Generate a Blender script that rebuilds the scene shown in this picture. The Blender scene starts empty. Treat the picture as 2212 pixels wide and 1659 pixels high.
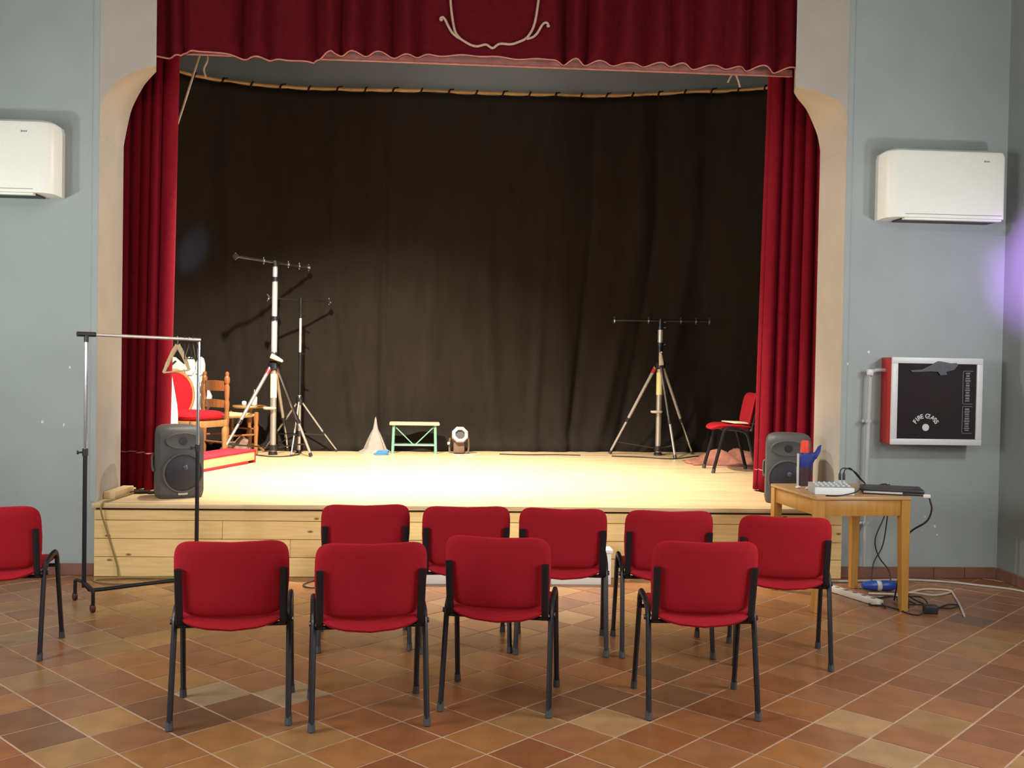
import bpy, bmesh, math, random
from mathutils import Vector, Matrix
random.seed(7)
PI = math.pi
R = math.radians
scene = bpy.context.scene
COL = scene.collection

# ------------------------------------------------------------------ camera, world, lights, exposure
cam_d = bpy.data.cameras.new('camera')
cam_d.sensor_width = 36.0
cam_d.lens = 2154.3 / 2212 * 36.0
cam_d.clip_end = 200
cam = bpy.data.objects.new('camera', cam_d)
COL.objects.link(cam)
YAW, PITCH, ROLL, EYE = R(3.76), R(-1.05), R(1.0), 1.545
fw = Vector((math.sin(YAW) * math.cos(PITCH), math.cos(YAW) * math.cos(PITCH), math.sin(PITCH)))
rt = Vector((math.cos(YAW), -math.sin(YAW), 0))
up = rt.cross(fw)
r2 = rt * math.cos(ROLL) + up * math.sin(ROLL)
u2 = up * math.cos(ROLL) - rt * math.sin(ROLL)
cam.matrix_world = Matrix(((r2.x, u2.x, -fw.x, 0), (r2.y, u2.y, -fw.y, 0), (r2.z, u2.z, -fw.z, EYE), (0, 0, 0, 1)))
scene.camera = cam

scene.view_settings.view_transform = 'Standard'
scene.view_settings.look = 'None'
scene.view_settings.exposure = 0.0
scene.view_settings.gamma = 1.0
scene.view_settings.use_curve_mapping = False

world = bpy.data.worlds.new('world')
scene.world = world
world.use_nodes = True
world.node_tree.nodes['Background'].inputs[0].default_value = (0.80, 0.88, 1.0, 1)
world.node_tree.nodes['Background'].inputs[1].default_value = 0.10


def area(name, loc, target, size, energy, color, size_y=None):
    d = bpy.data.lights.new(name, 'AREA')
    d.energy = energy
    d.color = color
    d.size = size
    if size_y:
        d.shape = 'RECTANGLE'
        d.size_y = size_y
    o = bpy.data.objects.new(name, d)
    COL.objects.link(o)
    o.location = loc
    o.rotation_euler = (Vector(target) - Vector(loc)).to_track_quat('-Z', 'Y').to_euler()
    return o


def spot(name, loc, target, angle, blend, energy, color, radius=0.05):
    d = bpy.data.lights.new(name, 'SPOT')
    d.energy = energy
    d.color = color
    d.spot_size = R(angle)
    d.spot_blend = blend
    d.shadow_soft_size = radius
    o = bpy.data.objects.new(name, d)
    COL.objects.link(o)
    o.location = loc
    o.rotation_euler = (Vector(target) - Vector(loc)).to_track_quat('-Z', 'Y').to_euler()
    return o


# stage lantern hung behind the valance; the lights after it are added fills
spot('stage_lantern_left', (-1.45, 8.12, 4.35), (-0.95, 9.9, 0.6), 92, 0.85, 2400, (1.0, 0.90, 0.76), 0.06)
spot('deck_fill', (0.35, 8.16, 4.35), (0.62, 8.95, 0.5), 92, 1.0, 2450, (1.0, 0.89, 0.74), 0.09)  # added spot that fills the middle of the deck with light
spot('leg_fill_from_left', (-1.2, 8.06, 4.25), (2.7, 8.0, 1.5), 60, 0.7, 270, (1.0, 0.95, 0.90), 0.05)  # added to brighten the right leg curtain and reveal
spot('leg_fill_from_right', (1.5, 8.06, 4.25), (-2.45, 7.85, 1.5), 60, 0.7, 310, (1.0, 0.95, 0.90), 0.05)  # added to brighten the left leg curtain and reveal
area('back_wall_fill', (0.3, 10.2, 6.2), (0.3, 11.6, 4.5), 1.2, 11, (1.0, 0.95, 0.86))  # unseen light added to lift the grey back wall
# wall sconces of the hall, either side, just outside the frame
area('wall_sconce_left', (-3.7, 5.3, 2.15), (-2.4, 7.3, 2.3), 0.18, 19, (0.97, 0.99, 0.95))
area('wall_sconce_right', (4.05, 5.3, 2.15), (3.1, 7.3, 2.1), 0.18, 14, (0.97, 0.99, 0.97))
# unseen side fills added to brighten the reveals of the stage opening
area('side_fill_left', (-3.85, 3.0, 2.1), (2.94, 3.0, 1.9), 1.8, 150, (0.98, 0.985, 1.0), 1.2)
area('side_fill_right', (4.15, 3.0, 2.1), (-2.48, 3.0, 1.9), 1.8, 150, (0.98, 0.985, 1.0), 1.2)
# unseen overhead fills added to light the floor, chair backs and walls
spot('hall_fill_front', (0.1, 5.4, 5.1), (0.1, 5.8, 0.0), 105, 0.9, 170, (1.0, 0.90, 0.74), 0.5)
area('hall_fill_near', (0.2, 1.0, 4.7), (0.2, 2.4, 0.0), 1.6, 18, (1.0, 0.94, 0.84), 0.5)
area('hall_fill_rear', (0.2, -2.6, 4.4), (0.2, 4.0, 0.8), 2.4, 100, (1.0, 0.96, 0.90), 0.6)
# violet effect lamp grazing the right wall, blue wing lamp
spot('violet_lamp', (0.6, 3.4, 3.7), (4.18, 6.74, 2.36), 12, 1.0, 4000, (0.55, 0.24, 1.0), 0.03)
spot('blue_wing_lamp', (-2.55, 10.0, 1.3), (-2.85, 11.34, 2.72), 12, 1.0, 330, (0.30, 0.52, 1.0), 0.03)


# ------------------------------------------------------------------ materials
def mat(name, color, rough=0.6, metal=0.0, noise=0.0, nscale=30.0, bump=0.0, bscale=200.0, spec=0.5,
        rnd=0.0, sheen=0.0, coat=0.0, stretch=None):
    m = bpy.data.materials.new(name)
    m.use_nodes = True
    nt = m.node_tree
    b = nt.nodes['Principled BSDF']
    b.inputs['Base Color'].default_value = (*color, 1)
    b.inputs['Roughness'].default_value = rough
    b.inputs['Metallic'].default_value = metal
    b.inputs['Specular IOR Level'].default_value = spec
    if sheen:
        b.inputs['Sheen Weight'].default_value = sheen
        b.inputs['Sheen Roughness'].default_value = 0.4
        b.inputs['Sheen Tint'].default_value = (*[min(1, c * 3 + 0.05) for c in color], 1)
    if coat:
        b.inputs['Coat Weight'].default_value = coat
        b.inputs['Coat Roughness'].default_value = 0.2
    tc = nt.nodes.new('ShaderNodeTexCoord')
    vec = tc.outputs['Object']
    if stretch:
        mp = nt.nodes.new('ShaderNodeMapping')
        mp.inputs['Scale'].default_value = stretch
        nt.links.new(vec, mp.inputs[0])
        vec = mp.outputs[0]
    out = None
    if noise:
        n = nt.nodes.new('ShaderNodeTexNoise')
        n.inputs['Scale'].default_value = nscale
        n.inputs['Detail'].default_value = 4
        nt.links.new(vec, n.inputs['Vector'])
        mr = nt.nodes.new('ShaderNodeMapRange')
        mr.inputs['From Min'].default_value = 0.25
        mr.inputs['From Max'].default_value = 0.75
        mr.inputs['To Min'].default_value = 1 - noise
        mr.inputs['To Max'].default_value = 1 + noise
        nt.links.new(n.outputs['Fac'], mr.inputs['Value'])
        out = mr.outputs[0]
    if rnd:
        oi = nt.nodes.new('ShaderNodeObjectInfo')
        mr2 = nt.nodes.new('ShaderNodeMapRange')
        mr2.inputs['To Min'].default_value = 1 - rnd
        mr2.inputs['To Max'].default_value = 1 + rnd
        nt.links.new(oi.outputs['Random'], mr2.inputs['Value'])
        if out is None:
            out = mr2.outputs[0]
        else:
            mm = nt.nodes.new('ShaderNodeMath')
            mm.operation = 'MULTIPLY'
            nt.links.new(out, mm.inputs[0])
            nt.links.new(mr2.outputs[0], mm.inputs[1])
            out = mm.outputs[0]
    if out is not None:
        vm = nt.nodes.new('ShaderNodeVectorMath')
        vm.operation = 'SCALE'
        vm.inputs[0].default_value = color
        nt.links.new(out, vm.inputs['Scale'])
        nt.links.new(vm.outputs[0], b.inputs['Base Color'])
    if bump:
        n2 = nt.nodes.new('ShaderNodeTexNoise')
        n2.inputs['Scale'].default_value = bscale
        nt.links.new(vec, n2.inputs['Vector'])
        bp = nt.nodes.new('ShaderNodeBump')
        bp.inputs['Strength'].default_value = bump
        bp.inputs['Distance'].default_value = 0.01
        nt.links.new(n2.outputs['Fac'], bp.inputs['Height'])
        nt.links.new(bp.outputs[0], b.inputs['Normal'])
    return m


def wood(name, c1, c2, rough=0.45, axis='X', scale=6.0, knots=False, rnd=0.08):
    """grain stretched along an axis, optional dark knots"""
    m = bpy.data.materials.new(name)
    m.use_nodes = True
    nt = m.node_tree
    b = nt.nodes['Principled BSDF']
    b.inputs['Roughness'].default_value = rough
    tc = nt.nodes.new('ShaderNodeTexCoord')
    oi = nt.nodes.new('ShaderNodeObjectInfo')
    off = nt.nodes.new('ShaderNodeVectorMath')
    off.operation = 'SCALE'
    off.inputs[0].default_value = (17.0, 9.0, 5.0)
    nt.links.new(oi.outputs['Random'], off.inputs['Scale'])
    add = nt.nodes.new('ShaderNodeVectorMath')
    add.operation = 'ADD'
    nt.links.new(tc.outputs['Object'], add.inputs[0])
    nt.links.new(off.outputs[0], add.inputs[1])
    mp = nt.nodes.new('ShaderNodeMapping')
    s = [scale * 4] * 3
    s['XYZ'.index(axis)] = scale * 0.25
    mp.inputs['Scale'].default_value = s
    nt.links.new(add.outputs[0], mp.inputs[0])
    n = nt.nodes.new('ShaderNodeTexNoise')
    n.inputs['Scale'].default_value = 2.0
    n.inputs['Detail'].default_value = 5
    n.inputs['Distortion'].default_value = 0.6
    nt.links.new(mp.outputs[0], n.inputs['Vector'])
    cr = nt.nodes.new('ShaderNodeValToRGB')
    cr.color_ramp.elements[0].position = 0.3
    cr.color_ramp.elements[0].color = (*c1, 1)
    cr.color_ramp.elements[1].position = 0.7
    cr.color_ramp.elements[1].color = (*c2, 1)
    nt.links.new(n.outputs['Fac'], cr.inputs[0])
    col = cr.outputs[0]
    if knots:
        sp = nt.nodes.new('ShaderNodeSeparateXYZ')
        nt.links.new(add.outputs[0], sp.inputs[0])
        cb = nt.nodes.new('ShaderNodeCombineXYZ')
        for q, (src, f) in enumerate((('X', 2.3), ('Z', 5.2))):
            mu = nt.nodes.new('ShaderNodeMath')
            mu.operation = 'MULTIPLY'
            mu.inputs[1].default_value = f
            nt.links.new(sp.outputs[src], mu.inputs[0])
            nt.links.new(mu.outputs[0], cb.inputs[q])
        v = nt.nodes.new('ShaderNodeTexVoronoi')
        v.voronoi_dimensions = '2D'
        v.inputs['Scale'].default_value = 1.0
        nt.links.new(cb.outputs[0], v.inputs['Vector'])
        kr = nt.nodes.new('ShaderNodeMapRange')
        kr.inputs['From Min'].default_value = 0.025
        kr.inputs['From Max'].default_value = 0.060
        kr.clamp = True
        nt.links.new(v.outputs['Distance'], kr.inputs['Value'])
        mx = nt.nodes.new('ShaderNodeMix')
        mx.data_type = 'RGBA'
        mx.inputs['A'].default_value = (c1[0] * 0.3, c1[1] * 0.22, c1[2] * 0.16, 1)
        nt.links.new(kr.outputs[0], mx.inputs['Factor'])
        nt.links.new(col, mx.inputs['B'])
        col = mx.outputs['Result']
    mr = nt.nodes.new('ShaderNodeMapRange')
    mr.inputs['To Min'].default_value = 1 - rnd
    mr.inputs['To Max'].default_value = 1 + rnd
    nt.links.new(oi.outputs['Random'], mr.inputs['Value'])
    vm = nt.nodes.new('ShaderNodeVectorMath')
    vm.operation = 'SCALE'
    nt.links.new(col, vm.inputs[0])
    nt.links.new(mr.outputs[0], vm.inputs['Scale'])
    nt.links.new(vm.outputs[0], b.inputs['Base Color'])
    return m


M = {}
M['wall'] = mat('blue_grey_paint', (0.345, 0.395, 0.390), 0.75, noise=0.05, nscale=3.0, bump=0.05, bscale=120)
M['wall_side'] = mat('dimmed_wall_paint', (0.25, 0.28, 0.27), 0.75, noise=0.05, nscale=3.0)  # wall paint darkened to carry the dim grazing light on the right wall
M['beige'] = mat('beige_paint', (0.435, 0.40, 0.345), 0.7, noise=0.06, nscale=4.0, bump=0.05, bscale=120)
M['white_paint'] = mat('bare_plaster', (0.75, 0.75, 0.72), 0.8)
M['stage_grey'] = mat('stage_back_plaster', (0.48, 0.48, 0.44), 0.9, noise=0.06, nscale=2.0)
M['dark_void'] = mat('dark_plaster', (0.10, 0.10, 0.10), 0.9)
M['ceiling'] = mat('ceiling_plaster', (0.45, 0.45, 0.43), 0.9)
M['skirting'] = mat('terracotta_skirting', (0.23, 0.105, 0.075), 0.4, noise=0.15, nscale=8)
M['grout'] = mat('cement_grout', (0.42, 0.30, 0.20), 0.7, noise=0.2, nscale=12)
TILE_COL = [(0.265, 0.105, 0.036), (0.225, 0.084, 0.030), (0.295, 0.130, 0.042), (0.315, 0.165, 0.057),
            (0.170, 0.078, 0.036), (0.34, 0.20, 0.088), (0.270, 0.115, 0.046), (0.30, 0.205, 0.120)]
TILES = [mat('terracotta_tile_%s' % n, c, 0.30, noise=0.20, nscale=7.0, rnd=0.10, spec=0.75, bump=0.05, bscale=40)
         for n, c in zip('rust brick orange ochre umber sand clay grey'.split(), TILE_COL)]
M['deck'] = wood('pine_deck', (0.57, 0.40, 0.21), (0.70, 0.525, 0.30), 0.33, 'X', 5.0, rnd=0.06)
M['pine'] = wood('knotty_pine', (0.74, 0.50, 0.195), (0.86, 0.62, 0.28), 0.5, 'X', 6.0, knots=True, rnd=0.06)
M['table_wood'] = wood('varnished_beech', (0.40, 0.185, 0.035), (0.50, 0.25, 0.055), 0.35, 'Z', 5.0, rnd=0.03)
M['table_top'] = wood('worn_beech_top', (0.36, 0.20, 0.08), (0.46, 0.28, 0.13), 0.35, 'X', 5.0)
M['orange_wood'] = wood('turned_orange_wood', (0.26, 0.095, 0.030), (0.36, 0.15, 0.050), 0.35, 'Z', 6.0)
M['gold_wood'] = wood('golden_chair_wood', (0.32, 0.165, 0.06), (0.44, 0.24, 0.095), 0.35, 'Z', 6.0)
M['pale_wood'] = wood('pale_wood', (0.58, 0.42, 0.22), (0.68, 0.52, 0.30), 0.5, 'X', 6.0)
M['straw'] = mat('woven_straw', (0.66, 0.52, 0.25), 0.8, noise=0.25, nscale=60, stretch=(1, 12, 1))
M['red_fabric'] = mat('red_upholstery', (0.33, 0.010, 0.018), 0.9, noise=0.10, nscale=150, bump=0.25, bscale=500, spec=0.15, sheen=0.08)
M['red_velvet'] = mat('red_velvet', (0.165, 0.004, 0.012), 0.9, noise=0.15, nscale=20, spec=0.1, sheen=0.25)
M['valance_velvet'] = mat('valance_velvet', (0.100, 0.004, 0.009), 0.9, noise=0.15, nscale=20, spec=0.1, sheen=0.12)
M['throne_velvet'] = mat('throne_velvet', (0.42, 0.012, 0.02), 0.85, noise=0.1, nscale=40, spec=0.15, sheen=0.3)
M['carpet_red'] = mat('red_carpet', (0.50, 0.03, 0.05), 0.9, noise=0.15, nscale=80, spec=0.1)
M['black_cloth'] = mat('black_stage_cloth', (0.0215, 0.0175, 0.0142), 0.95, noise=0.14, nscale=5, spec=0.06, stretch=(2, 2, 0.5), bump=0.15, bscale=260)
M['pink_trim'] = mat('faded_pink_and_lit_rail', (0.46, 0.19, 0.155), 0.7, noise=0.2, nscale=20)
M['cream_cord'] = mat('cream_cord', (0.50, 0.36, 0.25), 0.8, noise=0.15, nscale=60)
M['tan_rope'] = mat('tan_batten', (0.46, 0.27, 0.10), 0.7, noise=0.25, nscale=9)
M['black_metal'] = mat('black_enamel_steel', (0.010, 0.009, 0.012), 0.42, spec=0.35, noise=0.1, nscale=20)
M['foot_rubber'] = mat('grey_rubber', (0.045, 0.047, 0.050), 0.7)
M['black_plastic'] = mat('black_plastic', (0.016, 0.016, 0.018), 0.45)
M['dark_brown'] = mat('brown_plastic', (0.06, 0.018, 0.010), 0.5)
M['speaker_grey'] = mat('speaker_shell', (0.066, 0.064, 0.062), 0.55, noise=0.12, nscale=10, bump=0.1, bscale=400)
M['speaker_cone'] = mat('speaker_grille', (0.016, 0.015, 0.021), 0.5, noise=0.2, nscale=300)
M['dust_cap'] = mat('dust_cap', (0.055, 0.06, 0.09), 0.25)
M['chrome'] = mat('chrome', (0.72, 0.73, 0.76), 0.16, 1.0)
M['steel'] = mat('brushed_steel', (0.55, 0.55, 0.56), 0.32, 1.0, noise=0.1, nscale=30)
M['alu'] = mat('pale_aluminium', (0.78, 0.78, 0.80), 0.28, 0.55)
M['zinc'] = mat('zinc_tube', (0.50, 0.46, 0.42), 0.38, 0.7)
M['dark_steel'] = mat('dark_steel', (0.06, 0.06, 0.065), 0.3, 0.8)
M['beige_metal'] = mat('beige_enamel', (0.56, 0.50, 0.40), 0.4)
M['yellow_label'] = mat('pale_yellow_sleeve', (0.72, 0.70, 0.34), 0.5)
M['cream_label'] = mat('cream_sleeve', (0.72, 0.66, 0.46), 0.5)
M['red_plastic'] = mat('red_plastic', (0.50, 0.02, 0.025), 0.4)
M['white'] = mat('white_board', (0.82, 0.81, 0.77), 0.7)
M['white_gloss'] = mat('white_enamel', (0.80, 0.79, 0.72), 0.35)
M['ac_white'] = mat('ivory_casing', (0.86, 0.88, 0.80), 0.4, noise=0.02, nscale=3)
M['logo_grey'] = mat('logo_grey', (0.20, 0.21, 0.20), 0.5)
M['black_line'] = mat('black_ink', (0.02, 0.02, 0.022), 0.7)
M['fire_red'] = mat('fire_red_enamel', (0.40, 0.022, 0.018), 0.4)
M['frame_white'] = mat('white_frame', (0.66, 0.66, 0.67), 0.4)
M['glass_dark'] = mat('dark_cabinet_glass', (0.020, 0.013, 0.016), 0.12, spec=0.6)
M['label_white'] = mat('label_white', (0.60, 0.60, 0.60), 0.6)
M['label_grey'] = mat('label_grey', (0.17, 0.16, 0.19), 0.6)
M['tape_grey'] = mat('torn_grey_tape', (0.085, 0.085, 0.10), 0.6, noise=0.2, nscale=40)
M['pipe_grey'] = mat('painted_conduit', (0.40, 0.43, 0.43), 0.5)
M['green_metal'] = mat('mint_green_steel', (0.17, 0.36, 0.26), 0.4)
M['brown_metal'] = mat('brown_lamp_body', (0.14, 0.085, 0.055), 0.45)
M['lamp_face'] = mat('pale_lamp_ring', (0.36, 0.30, 0.28), 0.5)
M['tulle'] = mat('white_tulle', (0.30, 0.25, 0.215), 0.9, noise=0.12, nscale=30)
M['light_blue'] = mat('light_blue_cloth', (0.06, 0.20, 0.42), 0.8)
M['blanket'] = mat('russet_blanket', (0.34, 0.135, 0.09), 0.95, noise=0.35, nscale=14)
M['brown_sack'] = mat('brown_sack', (0.20, 0.12, 0.09), 0.9, noise=0.5, nscale=18)
M['paper'] = mat('cream_paper', (0.78, 0.68, 0.46), 0.7)
M['glass_bottle'] = mat('milk_glass', (0.70, 0.72, 0.70), 0.15)
M['maroon'] = mat('maroon_cup', (0.055, 0.022, 0.032), 0.5)
M['orange_red'] = mat('orange_red_plastic', (0.75, 0.055, 0.022), 0.5)
M['blue_cloth'] = mat('cobalt_cloth', (0.020, 0.035, 0.22), 0.7, noise=0.3, nscale=30)
M['blue_plastic'] = mat('blue_plastic', (0.015, 0.055, 0.30), 0.35)
M['laptop'] = mat('black_laptop', (0.028, 0.025, 0.027), 0.4)
M['silver'] = mat('silver_plastic', (0.50, 0.50, 0.49), 0.4)
M['mixer_white'] = mat('mixer_front', (0.72, 0.75, 0.76), 0.45)
M['mixer_grey'] = mat('mixer_top', (0.36, 0.40, 0.40), 0.5)
M['knob_grey'] = mat('knob_grey', (0.52, 0.55, 0.56), 0.5)
M['white_cable'] = mat('white_cable', (0.55, 0.50, 0.43), 0.6)
M['black_cable'] = mat('black_cable', (0.020, 0.016, 0.014), 0.6)
M['olive_cable'] = mat('olive_cable', (0.24, 0.19, 0.07), 0.6)
M['white_plastic'] = mat('white_plastic', (0.72, 0.66, 0.58), 0.5)


# ------------------------------------------------------------------ mesh helpers
def new():
    return bmesh.new()


def finish(bm, smooth=35):
    me = bpy.data.meshes.new('mesh')
    bmesh.ops.recalc_face_normals(bm, faces=bm.faces[:])
    bm.to_mesh(me)
    bm.free()
    if smooth and len(me.polygons):
        me.polygons.foreach_set('use_smooth', [True] * len(me.polygons))
        me.set_sharp_from_angle(angle=R(smooth))
    return me


def obj(name, bm, material, parent=None, label=None, smooth=35):
    me = finish(bm, smooth) if isinstance(bm, bmesh.types.BMesh) else bm
    me.name = name
    if material is not None:
        me.materials.clear()
        for m in (material if isinstance(material, (list, tuple)) else [material]):
            me.materials.append(M[m] if isinstance(m, str) else m)
    o = bpy.data.objects.new(name, me)
    COL.objects.link(o)
    if parent is not None:
        o.parent = parent
    if label:
        o['label'] = label
    return o


def tag(o, label, cat, group=None):
    o['label'] = label
    o['category'] = cat
    if group:
        o['group'] = group
    return o


def thing(name, label, cat, loc=(0, 0, 0), rz=0.0, group=None):
    o = bpy.data.objects.new(name, None)
    o.empty_display_size = 0.1
    COL.objects.link(o)
    o.location = loc
    o.rotation_euler = (0, 0, R(rz))
    return tag(o, label, cat, group)


def struct(name, bm, material, label=None, parent=None, smooth=35):
    o = obj(name, bm, material, parent, label, smooth)
    o['kind'] = 'structure'
    return o


def stuff(o):
    o['kind'] = 'stuff'
    return o


def dup(root, loc, rz, label, group=None):
    r = root.copy()
    COL.objects.link(r)
    r.location = loc
    r.rotation_euler = (0, 0, R(rz))
    r['label'] = label
    if group:
        r['group'] = group
    for ch in list(root.children):
        c = ch.copy()
        COL.objects.link(c)
        c.parent = r
        for g in list(ch.children):
            d = g.copy()
            COL.objects.link(d)
            d.parent = c
    return r


def box(bm, c, s, rot=None, bev=0.0, seg=2):
    mtx = Matrix.Translation(c) @ (rot.to_4x4() if rot else Matrix()) @ Matrix.Diagonal((s[0], s[1], s[2], 1))
    g = bmesh.ops.create_cube(bm, size=1.0, matrix=mtx)
    if bev:
        es = list({e for v in g['verts'] for e in v.link_edges})
        bmesh.ops.bevel(bm, geom=es, offset=bev, segments=seg, affect='EDGES', profile=0.5)
    return bm


def bbox(x0, x1, y0, y1, z0, z1, bev=0.0, bm=None, seg=2):
    bm = bm or new()
    return box(bm, ((x0 + x1) / 2, (y0 + y1) / 2, (z0 + z1) / 2), (x1 - x0, y1 - y0, z1 - z0), None, bev, seg)


def smooth_path(pts, n=6, closed=False):
    P = [Vector(p) for p in pts]
    if len(P) < 3:
        return P
    out = []
    N = len(P)
    for i in range(N if closed else N - 1):
        p0 = P[(i - 1) % N] if closed or i > 0 else P[0]
        p1 = P[i]
        p2 = P[(i + 1) % N]
        p3 = P[(i + 2) % N] if closed or i + 2 < N else P[-1]
        for k in range(n):
            t = k / n
            out.append(0.5 * ((2 * p1) + (p2 - p0) * t + (2 * p0 - 5 * p1 + 4 * p2 - p3) * t * t + (3 * p1 - p0 - 3 * p2 + p3) * t ** 3))
    if not closed:
        out.append(P[-1])
    return out


def tube(bm, pts, r, n=8, squash=1.0, caps=True, closed=False):
    """round (or flattened) tube along a path; r may be a list"""
    P = [Vector(p) for p in pts]
    N = len(P)
    rs = r if isinstance(r, (list, tuple)) else [r] * N
    rings = []
    ref = None
    for i in range(N):
        a = P[i - 1] if (i > 0 or closed) else P[i]
        b = P[(i + 1) % N] if (i < N - 1 or closed) else P[i]
        t = (b - a)
        if t.length < 1e-9:
            t = Vector((0, 0, 1))
        t.normalize()
        if ref is None:
            ref = Vector((0, 0, 1)) if abs(t.z) < 0.9 else Vector((1, 0, 0))
        u = (ref - t * ref.dot(t))
        if u.length < 1e-6:
            u = t.orthogonal()
        u.normalize()
        ref = u
        w = t.cross(u)
        rings.append([bm.verts.new(P[i] + (u * math.cos(2 * PI * k / n) + w * math.sin(2 * PI * k / n) * squash) * rs[i]) for k in range(n)])
    for i in range(N if closed else N - 1):
        A, B = rings[i], rings[(i + 1) % N]
        for k in range(n):
            bm.faces.new((A[k], A[(k + 1) % n], B[(k + 1) % n], B[k]))
    if caps and not closed:
        bm.faces.new(rings[0][::-1])
        bm.faces.new(rings[-1])
    return bm


def lathe(bm, prof, n=20, mtx=None, a0=0.0, a1=2 * PI):
    """prof = [(radius, z)...] around z"""
    mtx = mtx or Matrix()
    rings = []
    for r, z in prof:
        if r < 1e-6:
            rings.append([bm.verts.new(mtx @ Vector((0, 0, z)))])
        else:
            rings.append([bm.verts.new(mtx @ Vector((r * math.cos(2 * PI * k / n), r * math.sin(2 * PI * k / n), z))) for k in range(n)])
    for A, B in zip(rings, rings[1:]):
        for k in range(n):
            k2 = (k + 1) % n
            if len(A) == 1 and len(B) == 1:
                continue
            if len(A) == 1:
                bm.faces.new((A[0], B[k], B[k2]))
            elif len(B) == 1:
                bm.faces.new((A[k2], A[k], B[0]))
            else:
                bm.faces.new((A[k], A[k2], B[k2], B[k]))
    if len(rings[0]) > 1:
        bm.faces.new(rings[0][::-1])
    if len(rings[-1]) > 1:
        bm.faces.new(rings[-1])
    return bm


def aim(p, q):
    """matrix that takes +z at origin to the direction p->q, placed at p"""
    d = Vector(q) - Vector(p)
    return Matrix.Translation(p) @ d.to_track_quat('Z', 'Y').to_matrix().to_4x4()


def prism(bm, poly, y0, y1, mtx=None):
    """extrude an xz outline from y0 to y1"""
    mtx = mtx or Matrix()
    a = [bm.verts.new(mtx @ Vector((x, y0, z))) for x, z in poly]
    b = [bm.verts.new(mtx @ Vector((x, y1, z))) for x, z in poly]
    bm.faces.new(a)
    bm.faces.new(b[::-1])
    for i in range(len(a)):
        j = (i + 1) % len(a)
        bm.faces.new((a[i], b[i], b[j], a[j]))
    return bm


def pad(bm, w, h, t, fn, n=4.5, N=44, rings=(0.35, 0.68, 0.88, 0.97, 1.0)):
    """upholstered cushion with a rounded rectangular outline; fn maps (u,v,offset) to 3-d"""
    def ring(s, off):
        out = []
        for k in range(N):
            a = 2 * PI * k / N
            c, sn = math.cos(a), math.sin(a)
            u = math.copysign(abs(c) ** (2 / n), c) * w / 2 * s
            v = math.copysign(abs(sn) ** (2 / n), sn) * h / 2 * s
            out.append(bm.verts.new(fn(u, v, off)))
        return out
    def half(s):
        return t / 2 * math.sqrt(max(0.0, 1 - s ** 8))
    f = [bm.verts.new(fn(0, 0, t / 2))]
    fr = [ring(s, half(s)) for s in rings]
    br = [ring(s, -half(s)) for s in rings[:-1]]
    b = bm.verts.new(fn(0, 0, -t / 2))
    for k in range(N):
        bm.faces.new((f[0], fr[0][k], fr[0][(k + 1) % N]))
    seq = fr + br[::-1]
    for A, B in zip(seq, seq[1:]):
        for k in range(N):
            bm.faces.new((A[k], B[k], B[(k + 1) % N], A[(k + 1) % N]))
    for k in range(N):
        bm.faces.new((b, seq[-1][(k + 1) % N], seq[-1][k]))
    return bm


def text_mesh(body, size, depth=0.001):
    cu = bpy.data.curves.new('lettering', 'FONT')
    cu.body = body
    cu.size = size
    cu.extrude = depth
    cu.offset = 0.0011
    cu.align_x = 'CENTER'
    cu.align_y = 'CENTER'
    o = bpy.data.objects.new('lettering', cu)
    COL.objects.link(o)
    bpy.context.view_layer.update()
    me = bpy.data.meshes.new_from_object(o.evaluated_get(bpy.context.evaluated_depsgraph_get()))
    bpy.data.objects.remove(o)
    bpy.data.curves.remove(cu)
    return me


# ------------------------------------------------------------------ floor of terracotta tiles laid diagonally
floor = struct('floor', bbox(-5.5, 5.5, -3.0, 7.30, -0.20, -0.0025), 'grout')
TH, PITCH_T = R(47.353), 0.16516 * EYE
GX, GY = 0.62222 * EYE, 3.27745 * EYE
ca, sa = math.cos(YAW), math.sin(YAW)
av, bv = Vector((math.cos(TH), math.sin(TH))), Vector((math.sin(TH), -math.cos(TH)))


def tile_centre(i, j):
    p = Vector((GX, GY)) + PITCH_T * ((i + .5) * bv - (j + .5) * av)
    return Vector((p.x * ca + p.y * sa, -p.x * sa + p.y * ca))


TANG = TH - YAW
special = {(0, 3): 5, (-1, 4): 3, (3, 0): 5, (4, 1): 5, (-6, 7): 7, (-5, 6): 7, (-6, 8): 4, (-5, 8): 4, (-5, 7): 4,
           (-6, 10): 4, (-1, 3): 4, (-2, 4): 1, (-2, 3): 1, (0, 2): 4, (-1, 2): 4, (0, 4): 6, (0, 5): 1, (1, 3): 1, (2, 2): 1,
           (-1, 5): 2, (-2, 6): 1, (1, 4): 2, (2, 1): 1, (1, 2): 0, (1, 1): 1, (-3, 7): 3, (-4, 9): 2, (-3, 8): 3, (-4, 8): 2}


def tile_kind(i, j, c):
    if (i, j) in special:
        return special[(i, j)]
    left = min(1, max(0, (0.5 - c.x) / 2.0))
    w = [3 - 1.5 * left, 2.7 - 2.2 * left, 1.3 + 2 * left, 0.5 + 2.2 * left, 0.45, 0.06, 2.4, 0.0]
    return random.choices(range(8), w)[0]


def tile_bm(bm, mtx, half):
    c = 0.0012
    lo = [bm.verts.new(mtx @ Vector((x * half, y * half, -0.006))) for x, y in ((-1, -1), (1, -1), (1, 1), (-1, 1))]
    hi = [bm.verts.new(mtx @ Vector((x * (half - c), y * (half - c), 0.0))) for x, y in ((-1, -1), (1, -1), (1, 1), (-1, 1))]
    fs = [bm.faces.new(hi)]
    for k in range(4):
        fs.append(bm.faces.new((lo[k], lo[(k + 1) % 4], hi[(k + 1) % 4], hi[k])))
    return fs


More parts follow.
